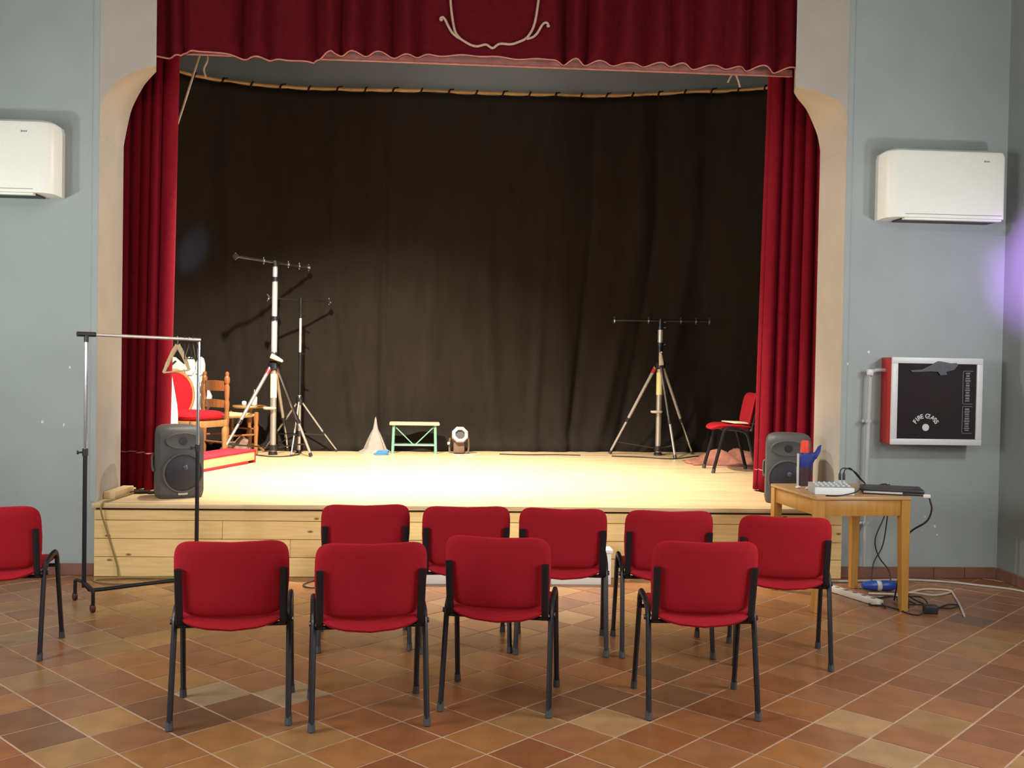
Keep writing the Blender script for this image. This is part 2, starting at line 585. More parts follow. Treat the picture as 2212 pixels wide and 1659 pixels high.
tile_me = []
for k in range(8):
    bm = new()
    tile_bm(bm, Matrix(), PITCH_T / 2 - 0.0045)
    me = finish(bm, 0)
    me.materials.append(TILES[k])
    tile_me.append(me)
cells = []
for i in range(-32, 34):
    for j in range(-34, 36):
        c = tile_centre(i, j)
        if -4.6 < c.x < 4.75 and -0.6 < c.y < 7.33:
            d = Vector((c.x, c.y, -EYE))
            z = d.dot(fw)
            vis = z > 0.3 and abs(d.dot(r2) / z) < 0.535 and abs(d.dot(u2) / z) < 0.41
            cells.append((not vis, c.length, i, j, c))
cells.sort(key=lambda q: q[:4])
rest = new()
for n, (hid, _, i, j, c) in enumerate(cells):
    k = tile_kind(i, j, c)
    tilt = random.uniform(-0.0006, 0.0006)
    rot = TANG + random.randrange(4) * PI / 2
    if n < 298:
        o = bpy.data.objects.new('tile', tile_me[k])
        o.location = (c.x, c.y, tilt)
        o.rotation_euler = (0, 0, rot)
        o.parent = floor
        COL.objects.link(o)
    else:
        for f in tile_bm(rest, Matrix.Translation((c.x, c.y, tilt)) @ Matrix.Rotation(rot, 4, 'Z'), PITCH_T / 2 - 0.0045):
            f.material_index = k
stuff(obj('tile_field', rest, TILES, floor, smooth=0))

ZS = 0.524
# ------------------------------------------------------------------ hall shell
WY = 7.27          # face of the front wall
XL, XR = -2.48, 2.94
wall_front = struct('wall_front_left', bbox(-3.95, XL - 0.0405, WY, 7.80, -0.05, 5.2), 'wall')
struct('wall_front_right', bbox(XR + 0.0405, 4.22, WY, 7.80, -0.05, 5.2), 'wall')
# the blue paint runs a little over the edge of the beige lining
for nm, a, b in (('trim_2', XL - 0.041, XL - 0.001), ('trim_3', XR + 0.001, XR + 0.041)):
    struct(nm, bbox(a, b, WY - 0.006, WY - 0.0042, 0.53, 5.2), 'wall')
struct('wall_front_foot', bbox(XL - 0.0405, XL + 0.003, WY, 7.30, 0.0, ZS - .001), 'wall')
struct('wall_front_foot_right', bbox(2.957, XR + 0.0405, WY, 7.30, 0.0, ZS - .001), 'wall')
struct('wall_front_top', bbox(-2.30, 2.76, 7.47, 7.56, 4.45, 5.2), 'wall')
struct('wall_right', bbox(4.18, 4.35, -3.0, 7.80, -0.05, 5.2), 'wall_side')
struct('wall_left', bbox(-4.1, -3.9, -3.0, 7.80, -0.05, 5.2), 'wall')
struct('ceiling', bbox(-4.1, 4.35, -3.0, 7.80, 5.2, 5.35), 'ceiling')

# beige proscenium surround: straight jamb linings and the curved shoulders above them
jb = new()
bbox(XL - 0.04, XL, WY - 0.004, 7.80, 0.524, 3.131, bm=jb)
bbox(XR, XR + 0.04, WY - 0.004, 7.80, 0.524, 3.201, bm=jb)


def shoulder(bm, sx, xo, fr, bk):
    """front profile on the wall face swept to a back profile 0.53 m behind"""
    F = [bm.verts.new((x, WY - 0.004, z)) for x, z in fr]
    B = [bm.verts.new((x, 7.80, z)) for x, z in bk]
    OF = [bm.verts.new((xo - sx * 0.04, WY - 0.004, z)) for x, z in fr]
    OB = [bm.verts.new((xo - sx * 0.04, 7.80, z)) for x, z in bk]
    for i in range(len(F) - 1):
        bm.faces.new((F[i], F[i + 1], B[i + 1], B[i]))
        bm.faces.new((OF[i], OF[i + 1], F[i + 1], F[i]))
        bm.faces.new((B[i], B[i + 1], OB[i + 1], OB[i]))
        bm.faces.new((OB[i], OB[i + 1], OF[i + 1], OF[i]))
    bm.faces.new((OF[0], F[0], B[0], OB[0]))


def resample(pts, n=22):
    P = smooth_path([(x, 0, z) for x, z in pts], 8)
    L = [0.0]
    for a, b in zip(P, P[1:]):
        L.append(L[-1] + (b - a).length)
    out = []
    for k in range(n + 1):
        d = L[-1] * k / n
        q = max(i for i in range(len(L)) if L[i] <= d + 1e-9)
        q = min(q, len(P) - 2)
        f = (d - L[q]) / max(1e-9, L[q + 1] - L[q])
        p = P[q].lerp(P[q + 1], f)
        out.append((p.x, p.z))
    return out


shoulder(jb, 1, XL, [(XL, 3.13)] + resample([(XL, 3.23), (-2.470, 3.325), (-2.440, 3.401), (-2.388, 3.478), (-2.315, 3.539), (-2.205, 3.599), (-2.09, 3.628)]) + [(-2.09, 5.2)],
         [(XL, 3.13)] + resample([(XL, 3.16), (-2.464, 3.258), (-2.430, 3.42), (-2.387, 3.527), (-2.333, 3.627), (-2.288, 3.685), (-2.243, 3.735)]) + [(-2.243, 5.2)])
shoulder(jb, -1, XR, [(XR, 3.20)] + resample([(XR, 3.38), (2.932, 3.469), (2.885, 3.54), (2.80, 3.585), (2.68, 3.622), (2.54, 3.645)]) + [(2.54, 5.2)],
         [(XR, 3.20)] + resample([(XR, 3.30), (2.915, 3.415), (2.87, 3.523), (2.817, 3.624), (2.752, 3.699), (2.716, 3.75)]) + [(2.716, 5.2)])
struct('trim_1', jb, 'beige', 'beige painted surround of the stage opening with curved shoulders')

# skirting tiles
def skirting(name, x0, x1, y0, y1, n, along):
    root = bpy.data.objects.new(name, None)
    COL.objects.link(root)
    root['kind'] = 'structure'
    for k in range(n):
        if along == 'x':
            a = x0 + (x1 - x0) * k / n
            b = x0 + (x1 - x0) * (k + 1) / n
            bmk = bbox(a + .002, b - .002, y0, y1, 0.0, 0.085, 0.003, seg=1)
        else:
            a = y0 + (y1 - y0) * k / n
            b = y0 + (y1 - y0) * (k + 1) / n
            bmk = bbox(x0, x1, a + .002, b - .002, 0.0, 0.085, 0.003, seg=1)
        obj('skirting_tile', bmk, 'skirting', root)


skirting('baseboard_left', -3.9, -2.485, WY - 0.014, WY - 0.0005, 6, 'x')
skirting('baseboard_right', 2.965, 4.165, WY - 0.014, WY - 0.0005, 5, 'x')
skirting('baseboard_side_left', -3.8995, -3.886, 1.6, 7.255, 22, 'y')
skirting('baseboard_side', 4.166, 4.1795, 4.4, 7.255, 11, 'y')

# flaked paint on the front wall
fl = new()
for x, z, s in [(-2.50, 2.37, .018), (-2.858, 1.087, .016), (-2.67, 1.48, .013), (-2.708, 1.072, .012), (-2.71, 1.06, .006), (3.145, 1.695, .016),
                (2.985, 1.602, .014), (3.689, 0.391, .022), (3.709, 0.328, .013), (3.612, 0.464, .014), (3.59, 0.36, .008), (3.66, .49, .007)]:
    k = 7
    ph = random.random() * 6
    s *= 0.7 if x < 3.5 else 0.5
    prism(fl, [(x + s * math.cos(a + ph) * random.uniform(.5, 1.1), z + s * 1.2 * math.sin(a + ph) * random.uniform(.5, 1.1)) for a in [2 * PI * q / k for q in range(k)]],
          WY - 0.0012, WY)
tag(stuff(obj('paint_flakes', fl, 'white_paint', wall_front)), 'bare white plaster where the paint flaked', 'x')
del bpy.data.objects['paint_flakes']['category']

# stage house behind the opening
bm = bbox(-4.2, 5.0, 12.55, 12.7, 0.0, 6.4)
struct('wall_stage_back', bm, 'stage_grey')
bm = bbox(-4.3, -4.1, 7.82, 12.55, 0.0, 6.4)
struct('wall_stage_left', bm, 'dark_void')
bm = bbox(4.9, 5.05, 7.82, 12.55, 0.0, 6.4)
struct('wall_stage_right', bm, 'dark_void')
struct('ceiling_stage', bbox(-4.3, 5.05, 7.62, 12.7, 6.4, 6.5), 'dark_void')
struct('wall_stage_front_left', bbox(-4.3, -2.56, 7.81, 7.86, ZS + .002, 6.4), 'dark_void')
struct('wall_stage_front_right', bbox(3.02, 5.05, 7.81, 7.86, ZS + .002, 6.4), 'dark_void')
struct('wall_stage_front_top', bbox(-2.56, 3.02, 7.64, 7.70, 4.45, 6.4), 'dark_void')

# ------------------------------------------------------------------ stage platform
ZS = 0.524
stage = thing('stage', 'raised wooden stage platform of knotty pine planks with pale board deck', 'stage', (0, 0, 0))
obj('carcass', bbox(-2.44, 2.92, 7.262, 12.5, 0.0, 0.495), 'dark_void', stage)
nose = bbox(-2.485, 2.965, 7.195, 7.30, 0.490, ZS, 0.004)
obj('nosing', nose, 'deck', stage)
rows = [(0.0, 0.138), (0.140, 0.268), (0.270, 0.400), (0.402, 0.474)]
cuts = [[-2.475, -0.55, 1.25, 2.955], [-2.475, -1.10, 0.70, 2.955], [-2.475, -1.58, 0.05, 1.86, 2.955], [-2.475, -0.86, 1.05, 2.955]]
for (z0, z1), cs in zip(rows, cuts):
    for a, b in zip(cs, cs[1:]):
        obj('plank', bbox(a + .001, b - .001, 7.222, 7.26, z0 + .001, z1 - .001, 0.0025, seg=1), 'pine', stage)
y = 7.302
while y < 12.40:
    w = 0.118
    a, b = (-2.478, 2.938) if y < 7.865 else (-4.09, 4.89)
    off = random.uniform(-1.2, 1.2)
    obj('floor_board', bbox(a, 0.2 + off - .001, y, y + w - .002, 0.497, ZS + random.uniform(-.0006, .0006), 0.0015, seg=1), 'deck', stage)
    obj('floor_board', bbox(0.2 + off + .001, b, y, y + w - .002, 0.497, ZS + random.uniform(-.0006, .0006), 0.0015, seg=1), 'deck', stage)
    y += w

# white step in front of the stage
st = thing('stage_step', 'low white painted wooden step box against the middle of the stage front', 'step', (0.22, 7.1, 0))
obj('tread', bbox(-.97, .98, -.11, .085, .225, .25, .004), 'white_gloss', st)
for a, b in ((-.96, -.20), (-.198, .540), (.542, .97)):
    obj('front_panel', bbox(a, b, -.098, -.078, 0.0, .224, .003), 'white_gloss', st)
for xx in (-.96, .945):
    obj('side_panel', bbox(xx, xx + .025, -.077, .085, 0.0, .224, .003), 'white_gloss', st)

# ------------------------------------------------------------------ curtains
def sheet(bm, nx, nz, fn, thick=0.006):
    g = [[bm.verts.new(fn(i / nx, j / nz)) for j in range(nz + 1)] for i in range(nx + 1)]
    for i in range(nx):
        for j in range(nz):
            bm.faces.new((g[i][j], g[i + 1][j], g[i + 1][j + 1], g[i][j + 1]))
    return g


def solid(o, t):
    m = o.modifiers.new('thickness', 'SOLIDIFY')
    m.thickness = t
    m.offset = 0
    return o


# black backcloth: curved along its batten, slightly slack, its foot lying on the deck
BC = [(-3.95, 9.6), (-3.55, 10.4), (-3.05, 11.2), (-2.6, 11.55), (-2.0, 11.72), (-1.3, 11.78), (-0.5, 11.78), (0.2, 11.85), (1.1, 12.0), (2.0, 12.15), (3.0, 12.12), (3.7, 11.8), (4.3, 11.2), (4.7, 10.3)]
bcp = smooth_path([(x, y, 0) for x, y in BC], 10)
bl = [0.0]
for a, b in zip(bcp, bcp[1:]):
    bl.append(bl[-1] + (b - a).length)


def along(t):
    d = t * bl[-1]
    for k in range(len(bl) - 1):
        if bl[k + 1] >= d:
            f = (d - bl[k]) / max(1e-9, bl[k + 1] - bl[k])
            return bcp[k].lerp(bcp[k + 1], f), (bcp[k + 1] - bcp[k]).normalized()
    return bcp[-1], (bcp[-1] - bcp[-2]).normalized()


def batten_z(x):
    pts = [(-4.0, 4.70), (-3.0, 4.72), (-1.7, 4.72), (-0.6, 4.74), (0.2, 4.76), (1.3, 4.82), (2.0, 4.87), (3.0, 4.95), (3.7, 4.92), (4.8, 4.88)]
    for (a, za), (b, zb) in zip(pts, pts[1:]):
        if x <= b:
            return za + (zb - za) * max(0, (x - a)) / (b - a)
    return pts[-1][1]


rf = random.Random(3)
FOLD = [(rf.uniform(14, 60), rf.uniform(0, 6.3), rf.uniform(0.3, 1.0)) for _ in range(7)]


DRAPES = [(-.76, -.76, .045, -.06), (-1.35, -.95, .07, .06), (2.35, 1.72, .10, .08), (2.55, 2.05, .06, -.06), (3.0, 2.45, .10, .07), (.45, .62, .09, .05), (1.15, 1.02, .07, .05),
          (-2.55, -2.2, .09, .06), (3.4, 3.0, .08, .06), (-.2, -.3, .12, .04), (1.75, 1.45, .05, -.05)]


def backcloth(t, s):
    p, d = along(t)
    nrm = Vector((d.y, -d.x, 0))
    ph = t * bl[-1]
    amp = 0.016 + 0.030 * (1 - s) ** 1.5
    w = sum(k * math.sin(ph * f * 0.22 + o + 0.7 * (1 - s) * math.sin(ph * 1.3 + o)) for f, o, k in FOLD) * amp * 0.45
    for xt, xb, wd, am in DRAPES:
        xc = xb + (xt - xb) * min(1.0, s * 1.6) ** 0.7
        w += am * (0.15 + 0.85 * (1 - s)) * math.exp(-((p.x - xc) / wd) ** 2)
    drag = 0.12 * max(0, 0.18 - s) / 0.18 * math.sin(ph * 1.9 + 1.0)
    z = ZS + 0.006 + s * (batten_z(p.x) - 0.022 - ZS)
    scal = 0.012 * abs(math.sin(ph * PI / 0.315)) if s > 0.97 else 0
    pool = 0.14 * max(0, 0.05 - s) / 0.05
    q = p + nrm * (w + drag * 0.5 + pool)
    return Vector((q.x, q.y, z - scal * (s - .97) / .03))


bcl = thing('backcloth', 'huge black cloth backdrop hung from a tan batten at the back of the stage', 'curtain', (0, 0, 0))
bm = new()
sheet(bm, 420, 46, backcloth)
solid(obj('cloth', bm, 'black_cloth', bcl, smooth=180), 0.006)
bat = []
for k in range(61):
    p, d = along(k / 60)
    bat.append((p.x, p.y, batten_z(p.x)))
bm = new()
tube(bm, bat, 0.019, 8)
obj('batten', bm, 'tan_rope', bcl)
ntie = int(bl[-1] / 0.315)
tie = None
for k in range(ntie):
    p, d = along((k + 0.5) / ntie)
    bm = new()
    c = Vector((p.x, p.y, batten_z(p.x)))
    e1, e2 = d, Vector((0, 0, 1)).cross(d)
    tube(bm, [c + e1 * 0.012 * math.sin(a * 1.0) + (e2 * math.cos(a) + Vector((0, 0, 1)) * math.sin(a)) * 0.027 for a in [2 * PI * q / 10 for q in range(10)]], 0.010, 6, closed=True)
    tube(bm, [c + Vector((0, 0, -0.02)), c + d * random.uniform(-.03, .03) + Vector((0, 0, -0.075))], 0.008, 5)
    if k % 2:
        tube(bm, [c + Vector((0, 0, 0.02)), c + d * 0.06 + Vector((0, 0, 0.035))], 0.007, 5)
    obj('tie', bm, 'black_cloth', bcl)


def leg_curtain(name, label, x0, x1, y0, yb, top, lean, nfold, seed, lines):
    root = thing(name, label, 'curtain', (0, 0, 0))
    rr = random.Random(seed)
    phs = [rr.uniform(-.5, .5) for _ in range(nfold + 2)]

    inner_right = x1 < 0

    def fn(t, s):
        q = t if inner_right else 1 - t          # 1 at the inner edge
        turn = max(0.0, (q - 0.94) / 0.06)
        q = min(q, 0.94) / 0.94
        t = q if inner_right else 1 - q
        k = t * nfold
        w = math.sin(2 * PI * k + phs[int(k)] * 0.6)
        w = math.copysign(abs(w) ** 0.75, w)
        a = 0.045 + 0.02 * math.sin(k * 1.7)
        x = x0 + (x1 - x0) * t + lean * s * q + 0.018 * math.cos(2 * PI * k)
        yy = y0 + (yb - y0) * t + a * w * (1 - 0.25 * s) + 0.01 * math.sin(3 * s + k)
        z = ZS + 0.014 + 0.006 * math.sin(k * 5) + s * (top - ZS)
        x += (0.010 if inner_right else -0.010) * math.sin(PI * min(1, turn))
        return Vector((x, yy + 0.11 * turn, z))
    bm = new()
    sheet(bm, nfold * 16, 30, fn)
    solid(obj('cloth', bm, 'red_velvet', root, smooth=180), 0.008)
    bm = new()
    for s in lines:
        for (ta, tb) in ((0.0, 1.0),):
            pts = [fn(ta + (tb - ta) * q / (nfold * 12), s) + Vector((0, -0.007, 0)) for q in range(nfold * 12 + 1)]
            tube(bm, pts, 0.005, 5)
    obj('hem_cord', bm, 'pink_trim', root, 'pale stitched cord above the hem')
    return root


leg_curtain('leg_curtain', 'dark red velvet side curtain hanging behind the left stage speaker', -2.66, -2.20, 8.00, 7.93, 4.3, 0.048, 6, 2, (0.075,))
leg_curtain('leg_curtain', 'red velvet side curtain hanging behind the right stage speaker and table', 2.60, 3.16, 8.20, 8.00, 4.3, 0.06, 6, 5, (0.045,))

# valance
VX0, VX1 = -2.12, 2.57
val = thing('valance', 'deep red velvet valance with cord emblem across the top of the stage opening', 'valance', (0, 0, 0))
FX = [(-2.05, .05, .9), (-1.93, .035, .8), (-1.50, .06, 1.2), (-1.32, .04, .6), (-0.98, .055, 1.0), (-.80, .045, .9), (-.62, .05, .8), (-.43, .06, 1.1), (-0.26, .045, .7),
      (0.83, .045, 1.25), (0.99, .05, 1.0), (1.20, .055, .8), (1.43, .06, 1.0), (1.62, .045, .7), (1.80, .055, .8), (2.05, .05, .6), (2.22, .05, 1.1), (2.42, .05, 1.0)]


def valance_fn(t, s):
    x = VX0 + (VX1 - VX0) * t
    y = 7.345
    for c, w, a in FX:
        cx = c + 0.05 * (s - 0.2) * math.sin(c * 7)
        y += 0.085 * a * math.exp(-((x - cx) / w) ** 2)
        y -= 0.030 * a * math.exp(-((x - cx - 1.9 * w) / w) ** 2)
    zb = 3.795 + 0.006 * math.sin(x * 9) + 0.005 * math.sin(x * 23)
    if x < -1.0:
        zb = 3.735 + 0.02 * math.sin((x + 2.1) * 5)
    elif x < -0.85:
        zb = 3.755 + (x + 1.0) / 0.15 * 0.045
    if x < -1.93:
        zb -= 0.02
    for c, w, a in FX:
        if x > -1:
            zb -= 0.013 * a * math.exp(-((x - c) / w) ** 2)
    return Vector((x, y, zb + s * (5.18 - zb)))


bm = new()
sheet(bm, 380, 14, valance_fn)
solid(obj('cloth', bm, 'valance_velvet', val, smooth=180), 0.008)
bm = new()
tube(bm, [valance_fn(q / 240, 0.004) + Vector((0, -0.008, 0)) for q in range(241)], 0.0055, 6)
obj('hem_trim', bm, 'pink_trim', val, 'faded pink braid along the hem')
bm = new()
EY = 7.322
stem = [(-0.015, 4.25), (-0.015, 4.182), (-0.006, 4.104), (0.007, 4.026), (0.024, 3.964), (0.058, 3.923), (0.098, 3.897), (0.146, 3.875), (0.193, 3.871), (0.248, 3.885), (0.296, 3.861), (0.347, 3.894), (0.43, 3.894), (0.489, 3.914), (0.544, 3.945), (0.587, 4.01), (0.609, 4.09), (0.625, 4.208), (0.628, 4.28)]
tube(bm, smooth_path([(x, EY, z) for x, z in stem], 4), 0.009, 7)
for cl in ([(-0.085, 4.050), (-0.086, 4.062), (-0.07, 4.070), (-0.054, 4.055), (-0.034, 4.017), (-0.001, 3.963), (0.035, 3.933), (0.065, 3.918)],
           [(0.697, 4.036), (0.699, 4.052), (0.686, 4.061), (0.668, 4.055), (0.650, 4.032), (0.623, 3.984), (0.588, 3.951), (0.544, 3.937)]):
    tube(bm, smooth_path([(x, EY, z) for x, z in cl], 4), 0.009, 7)
    lathe(bm, [(0, -.012), (.010, -.009), (.015, 0), (.010, .009), (0, .012)], 10, Matrix.Translation((cl[0][0] + .004, EY, cl[0][1] + .002)))
obj('emblem', bm, 'cream_cord', val, 'cream cord ornament shaped like a lyre')

# rail behind the valance, the pink light on it put into its colour
bm = bbox(-2.1, 2.62, 7.57, 7.62, 3.815, 3.862, 0.006)
bbox(-2.1, 2.62, 7.56, 7.57, 3.805, 3.818, 0.003, bm=bm)
tag(obj('curtain_rail', bm, 'pink_trim'), 'rail running just behind the valance hem, coloured by the pink light on it', 'rail')

bm = new()
tube(bm, smooth_path([(-1.955, 8.08, 4.05), (-1.991, 8.08, 3.953), (-2.09, 8.08, 3.62), (-2.189, 8.08, 3.295), (-2.28, 8.10, 2.98)], 6), 0.009, 6)
tube(bm, smooth_path([(-1.955, 8.08, 4.04), (-1.925, 8.07, 3.93), (-1.955, 8.08, 3.85), (-1.94, 8.08, 3.79)], 6), 0.008, 6)
tag(obj('rope', bm, 'cream_cord'), 'cream rope slanting down beside the left side curtain', 'rope')
bm = new()
tube(bm, smooth_path([(2.40, 7.66, 3.86), (2.28, 7.68, 3.90), (2.19, 7.7, 3.85), (2.152, 7.7, 3.785)], 6), 0.007, 6)
tube(bm, smooth_path([(2.217, 7.7, 3.84), (2.235, 7.7, 3.80), (2.25, 7.7, 3.75)], 6), 0.007, 6)
tag(obj('rope', bm, 'cream_cord'), 'short loose cream cord ends at the top right of the opening', 'rope')


# ------------------------------------------------------------------ stacking chairs
def make_chair(label, group, low=0.0):
    root = thing('stacking_chair', label, 'chair', (0, 0, 0), 0, group)

    def back(u, v, off):
        z = 0.632 + v
        q = 2 * u / 0.475
        yy = -0.168 - 0.20 * (z - 0.45) + 0.042 * q * q - off
        top = max(0.0, v / 0.17)
        z -= 0.016 * (1 - min(1, q * q)) * top * top
        u2_ = u * (1.0 - 0.035 * max(0, -v / 0.17))
        return Vector((u2_, yy, z))
    bm = new()
    pad(bm, 0.475, 0.345, 0.036, back, 5.2)
    obj('backrest', bm, 'red_fabric', root)

    def seat(u, v, off):
        q = 2 * u / 0.46
        rear = max(0.0, (-v - 0.05) / 0.16)
        frontd = max(0.0, (v - 0.12) / 0.09)
        z = 0.466 - 0.016 * (1 - q * q) - 0.040 * rear * (1 - 0.75 * q * q) - 0.022 * frontd ** 1.5 + off
        return Vector((u, v + 0.015, z))
    bm = new()
    pad(bm, 0.46, 0.425, 0.046, seat, 5.0)
    obj('seat', bm, 'red_fabric', root)
    for s in (-1, 1):
        xf, xt = 0.2425 * s, 0.238 * s
        bm = new()
        tube(bm, smooth_path([(xf, -0.215, 0.012), (xt, -0.135, 0.385 - low), (xt, -0.112, 0.448 - low), (xt, -0.075, 0.478 - low), (xt, -0.005, 0.495 - low)], 5), 0.0125, 8, squash=1.35)
        lg = obj('leg', bm, 'black_metal', root)
        bm = new()
        tube(bm, [(xf, -0.2155, 0.0), (xf, -0.207, 0.040)], [0.0165, 0.0145], 8, squash=1.25)
        obj('foot_cap', bm, 'foot_rubber', lg, 'grey rubber foot')
        bm = new()
        tube(bm, smooth_path([(xf, 0.215, 0.012), (xt, 0.132, 0.40 - low), (xt, 0.115, 0.468 - low), (xt, 0.075, 0.500 - low), (xt, -0.005, 0.495 - low)], 5), 0.0125, 8, squash=1.35)
        lg = obj('leg', bm, 'black_metal', root)
        bm = new()
        tube(bm, [(xf, 0.2155, 0.0), (xf, 0.207, 0.040)], [0.0165, 0.0145], 8, squash=1.25)
        obj('foot_cap', bm, 'foot_rubber', lg, 'grey rubber foot')
        # flat upright screwed to the rear of the back
        bm = new()
        xb = 0.214 * s
        tube(bm, smooth_path([(xb, -0.075, 0.412), (xb, -0.135, 0.418), (xb, -0.163, 0.45), (xb + .001 * s, -0.186, 0.56), (xb + .002 * s, -0.207, 0.672)], 5), 0.0085, 8, squash=1.9)
        obj('back_upright', bm, 'black_metal', root)
        bm = new()
        tube(bm, [(xt - .006 * s, -0.118, 0.43), (xb + .004 * s, -0.135, 0.425)], 0.014, 8)
        lathe(bm, [(0.012, 0), (0.012, .006), (0, .008)], 8, aim((xt + .012 * s, -0.118, 0.43), (xt + .05 * s, -.118, .43)))
        obj('bracket', bm, 'dark_steel', root)
    bm = new()
    for yy, zz in ((-0.122, 0.412), (0.105, 0.425)):
        tube(bm, [(-0.236, yy, zz), (0.236, yy, zz)], 0.0095, 8)
    for xx in (-.15, .15):
        tube(bm, [(xx, -0.122, 0.412), (xx, 0.105, 0.425)], 0.008, 6)
    obj('seat_frame', bm, 'black_metal', root)
    return root


FRONT, BACK = 'red chairs of the row nearest the camera', 'red chairs of the row nearest the stage'
chair0 = make_chair('red upholstered chair in the near row, leftmost, in front of the rack', FRONT)
chair0.location = (-0.9155, 4.4545, 0)
chair0.rotation_euler = (0, 0, R(7))
for x, y, th, lab, g in [
    (-0.330, 4.430, 8, 'red upholstered chair in the near row, second from the left', FRONT),
    (0.275, 4.597, -11, 'red upholstered chair in the near row, third from the left, turned slightly right', FRONT),
    (1.161, 4.5125, -2, 'red upholstered chair in the near row, rightmost, standing apart', FRONT),
    (-0.437, 5.57, 5, 'red upholstered chair in the far row, leftmost, bare planks to its left', BACK),
    (0.113, 5.536, 2, 'red upholstered chair in the far row, second from the left', BACK),
    (0.6555, 5.4885, -6, 'red upholstered chair in the middle of the far row', BACK),
    (1.21, 5.436, -3, 'red upholstered chair in the far row, fourth from the left, right of the white step', BACK),
    (1.8085, 5.251, -12, 'red upholstered chair in the far row, beside the wooden table', BACK),
    (-2.313, 5.389, 6.5, 'red upholstered chair cut by the left edge, in front of the grey wall', None),
]:
    dup(chair0, (x, y, 0), th, lab, g)
    if g is None:
        pass
for o in COL.objects:
    if o.get('label', '').startswith('red upholstered chair cut') and 'group' in o:
        del o['group']
c = make_chair('red chair standing on the stage with paper on its seat', None, 0.062)
c.location = (2.86, 9.86, ZS)
c.rotation_euler = (0, 0, R(86))
bm = new()
box(bm, (0, 0, 0.003), (0.21, 0.30, 0.006), None, 0.002, 1)
box(bm, (0.012, 0.01, 0.008), (0.20, 0.28, 0.004), Matrix.Rotation(R(7), 3, 'Z'), 0.0015, 1)
o = tag(obj('paper_sheets', bm, 'paper'), 'cream papers lying on the seat of the stage chair', 'paper')
o.location = (2.93, 9.86, ZS + 0.485)
o.rotation_euler = (R(1), R(2), R(12))

# ------------------------------------------------------------------ fan coil units on the front wall
def fan_coil(label, x0, x1, sign):
    """sign = +1: the rounded, grilled end faces right"""
    root = thing('fan_coil_unit', label, 'air conditioner', ((x0 + x1) / 2, WY, 2.67), 0, 'white wall-hung fan coil units')
    w, d, h = x1 - x0, 0.245, 0.50
    pts = []
    rr = 0.085
    for side in (-1, 1):
        r = rr if side == sign else 0.02
        cx = side * (w / 2 - r)
        seq = [(cx + side * r * math.sin(a), -d + r - r * math.cos(a)) for a in [PI / 2 * q / 6 for q in range(7)]]
        pts.append(seq)
    outline = [(-w / 2, -0.001)] + pts[0][::-1] + pts[1] + [(w / 2, -0.001)]
    levels = [(0.0, 0.0, 0.0), (0.012, 0.0, 0.0), (h - 0.05, 0, 0.0), (h - 0.018, 0.008, 0.010), (h, 0.03, 0.035)]
    bm = new()
    rings = []
    for z, ins, back_ in levels:
        ring = []
        for x, y in outline:
            yy = y + back_ if y < -0.02 else y
            k = 1 - ins / (w / 2)
            droop = 0.0
            ring.append(bm.verts.new((x * k, yy, z - droop)))
        rings.append(ring)
    n = len(outline)
    for A, B in zip(rings, rings[1:]):
        for k in range(n):
            bm.faces.new((A[k], A[(k + 1) % n], B[(k + 1) % n], B[k]))
    bm.faces.new(rings[0][::-1])
    bm.faces.new(rings[-1])
    obj('casing', bm, 'ac_white', root)
    a, b = (-w / 2 + .02, w / 2 - 0.12) if sign > 0 else (-w / 2 + 0.12, w / 2 - .02)
    obj('outlet_flap', bbox(a, b, -d + .004, -d + .05, -0.016, -0.001, .004), 'ac_white', root)
    obj('outlet_slot', bbox(a, b, -d + .052, -0.03, -0.010, -0.0005), 'black_plastic', root, 'dark air outlet underneath')
    obj('panel_seam', bbox(a, b, -d - 0.0008, -d + .004, 0.022, 0.026), 'logo_grey', root)
    lx = w / 2 - 0.20 if sign > 0 else w / 2 - 0.16
    bm = new()
    for q in range(4):
        box(bm, (lx + q * 0.011, -d - 0.0003, h - 0.085), (0.008, 0.001, 0.010 if q else 0.013))
    obj('logo', bm, 'logo_grey', root, 'tiny grey maker mark')
    return root


fan_coil('white fan coil unit on the grey wall, cut by the left edge', -3.71, -2.715, 1)
fan_coil('white fan coil unit on the grey wall above the fire hose cabinet', 3.165, 4.03, -1)

# ------------------------------------------------------------------ fire hose cabinet with its conduit
fx0, fx1, fz0, fz1, fy = 3.245, 3.925, 1.02, 1.655, 7.085
fc = thing('fire_hose_cabinet', 'red fire hose cabinet with white frame and dark glass on right wall', 'fire cabinet', ((fx0 + fx1) / 2, WY, fz0))
W_, H_, D_ = fx1 - fx0, fz1 - fz0, WY - fy
obj('cabinet_body', bbox(-W_ / 2, W_ / 2, -D_ + .012, -.001, 0, H_, .006), 'fire_red', fc)
bm = new()
f = 0.042
bbox(-W_ / 2 - .002, W_ / 2 + .002, -D_ - .01, -D_ + .011, H_ - f, H_ + .002, .003, bm)
bbox(-W_ / 2 - .002, W_ / 2 + .002, -D_ - .01, -D_ + .011, -.002, f, .003, bm)
bbox(-W_ / 2 - .002, -W_ / 2 + f, -D_ - .01, -D_ + .011, f, H_ - f, .003, bm)
bbox(W_ / 2 - f, W_ / 2 + .002, -D_ - .01, -D_ + .011, f, H_ - f, .003, bm)
obj('door_frame', bm, 'frame_white', fc)
obj('glass', bbox(-W_ / 2 + f, W_ / 2 - f, -D_ + .001, -D_ + .009, f, H_ - f), 'glass_dark', fc)
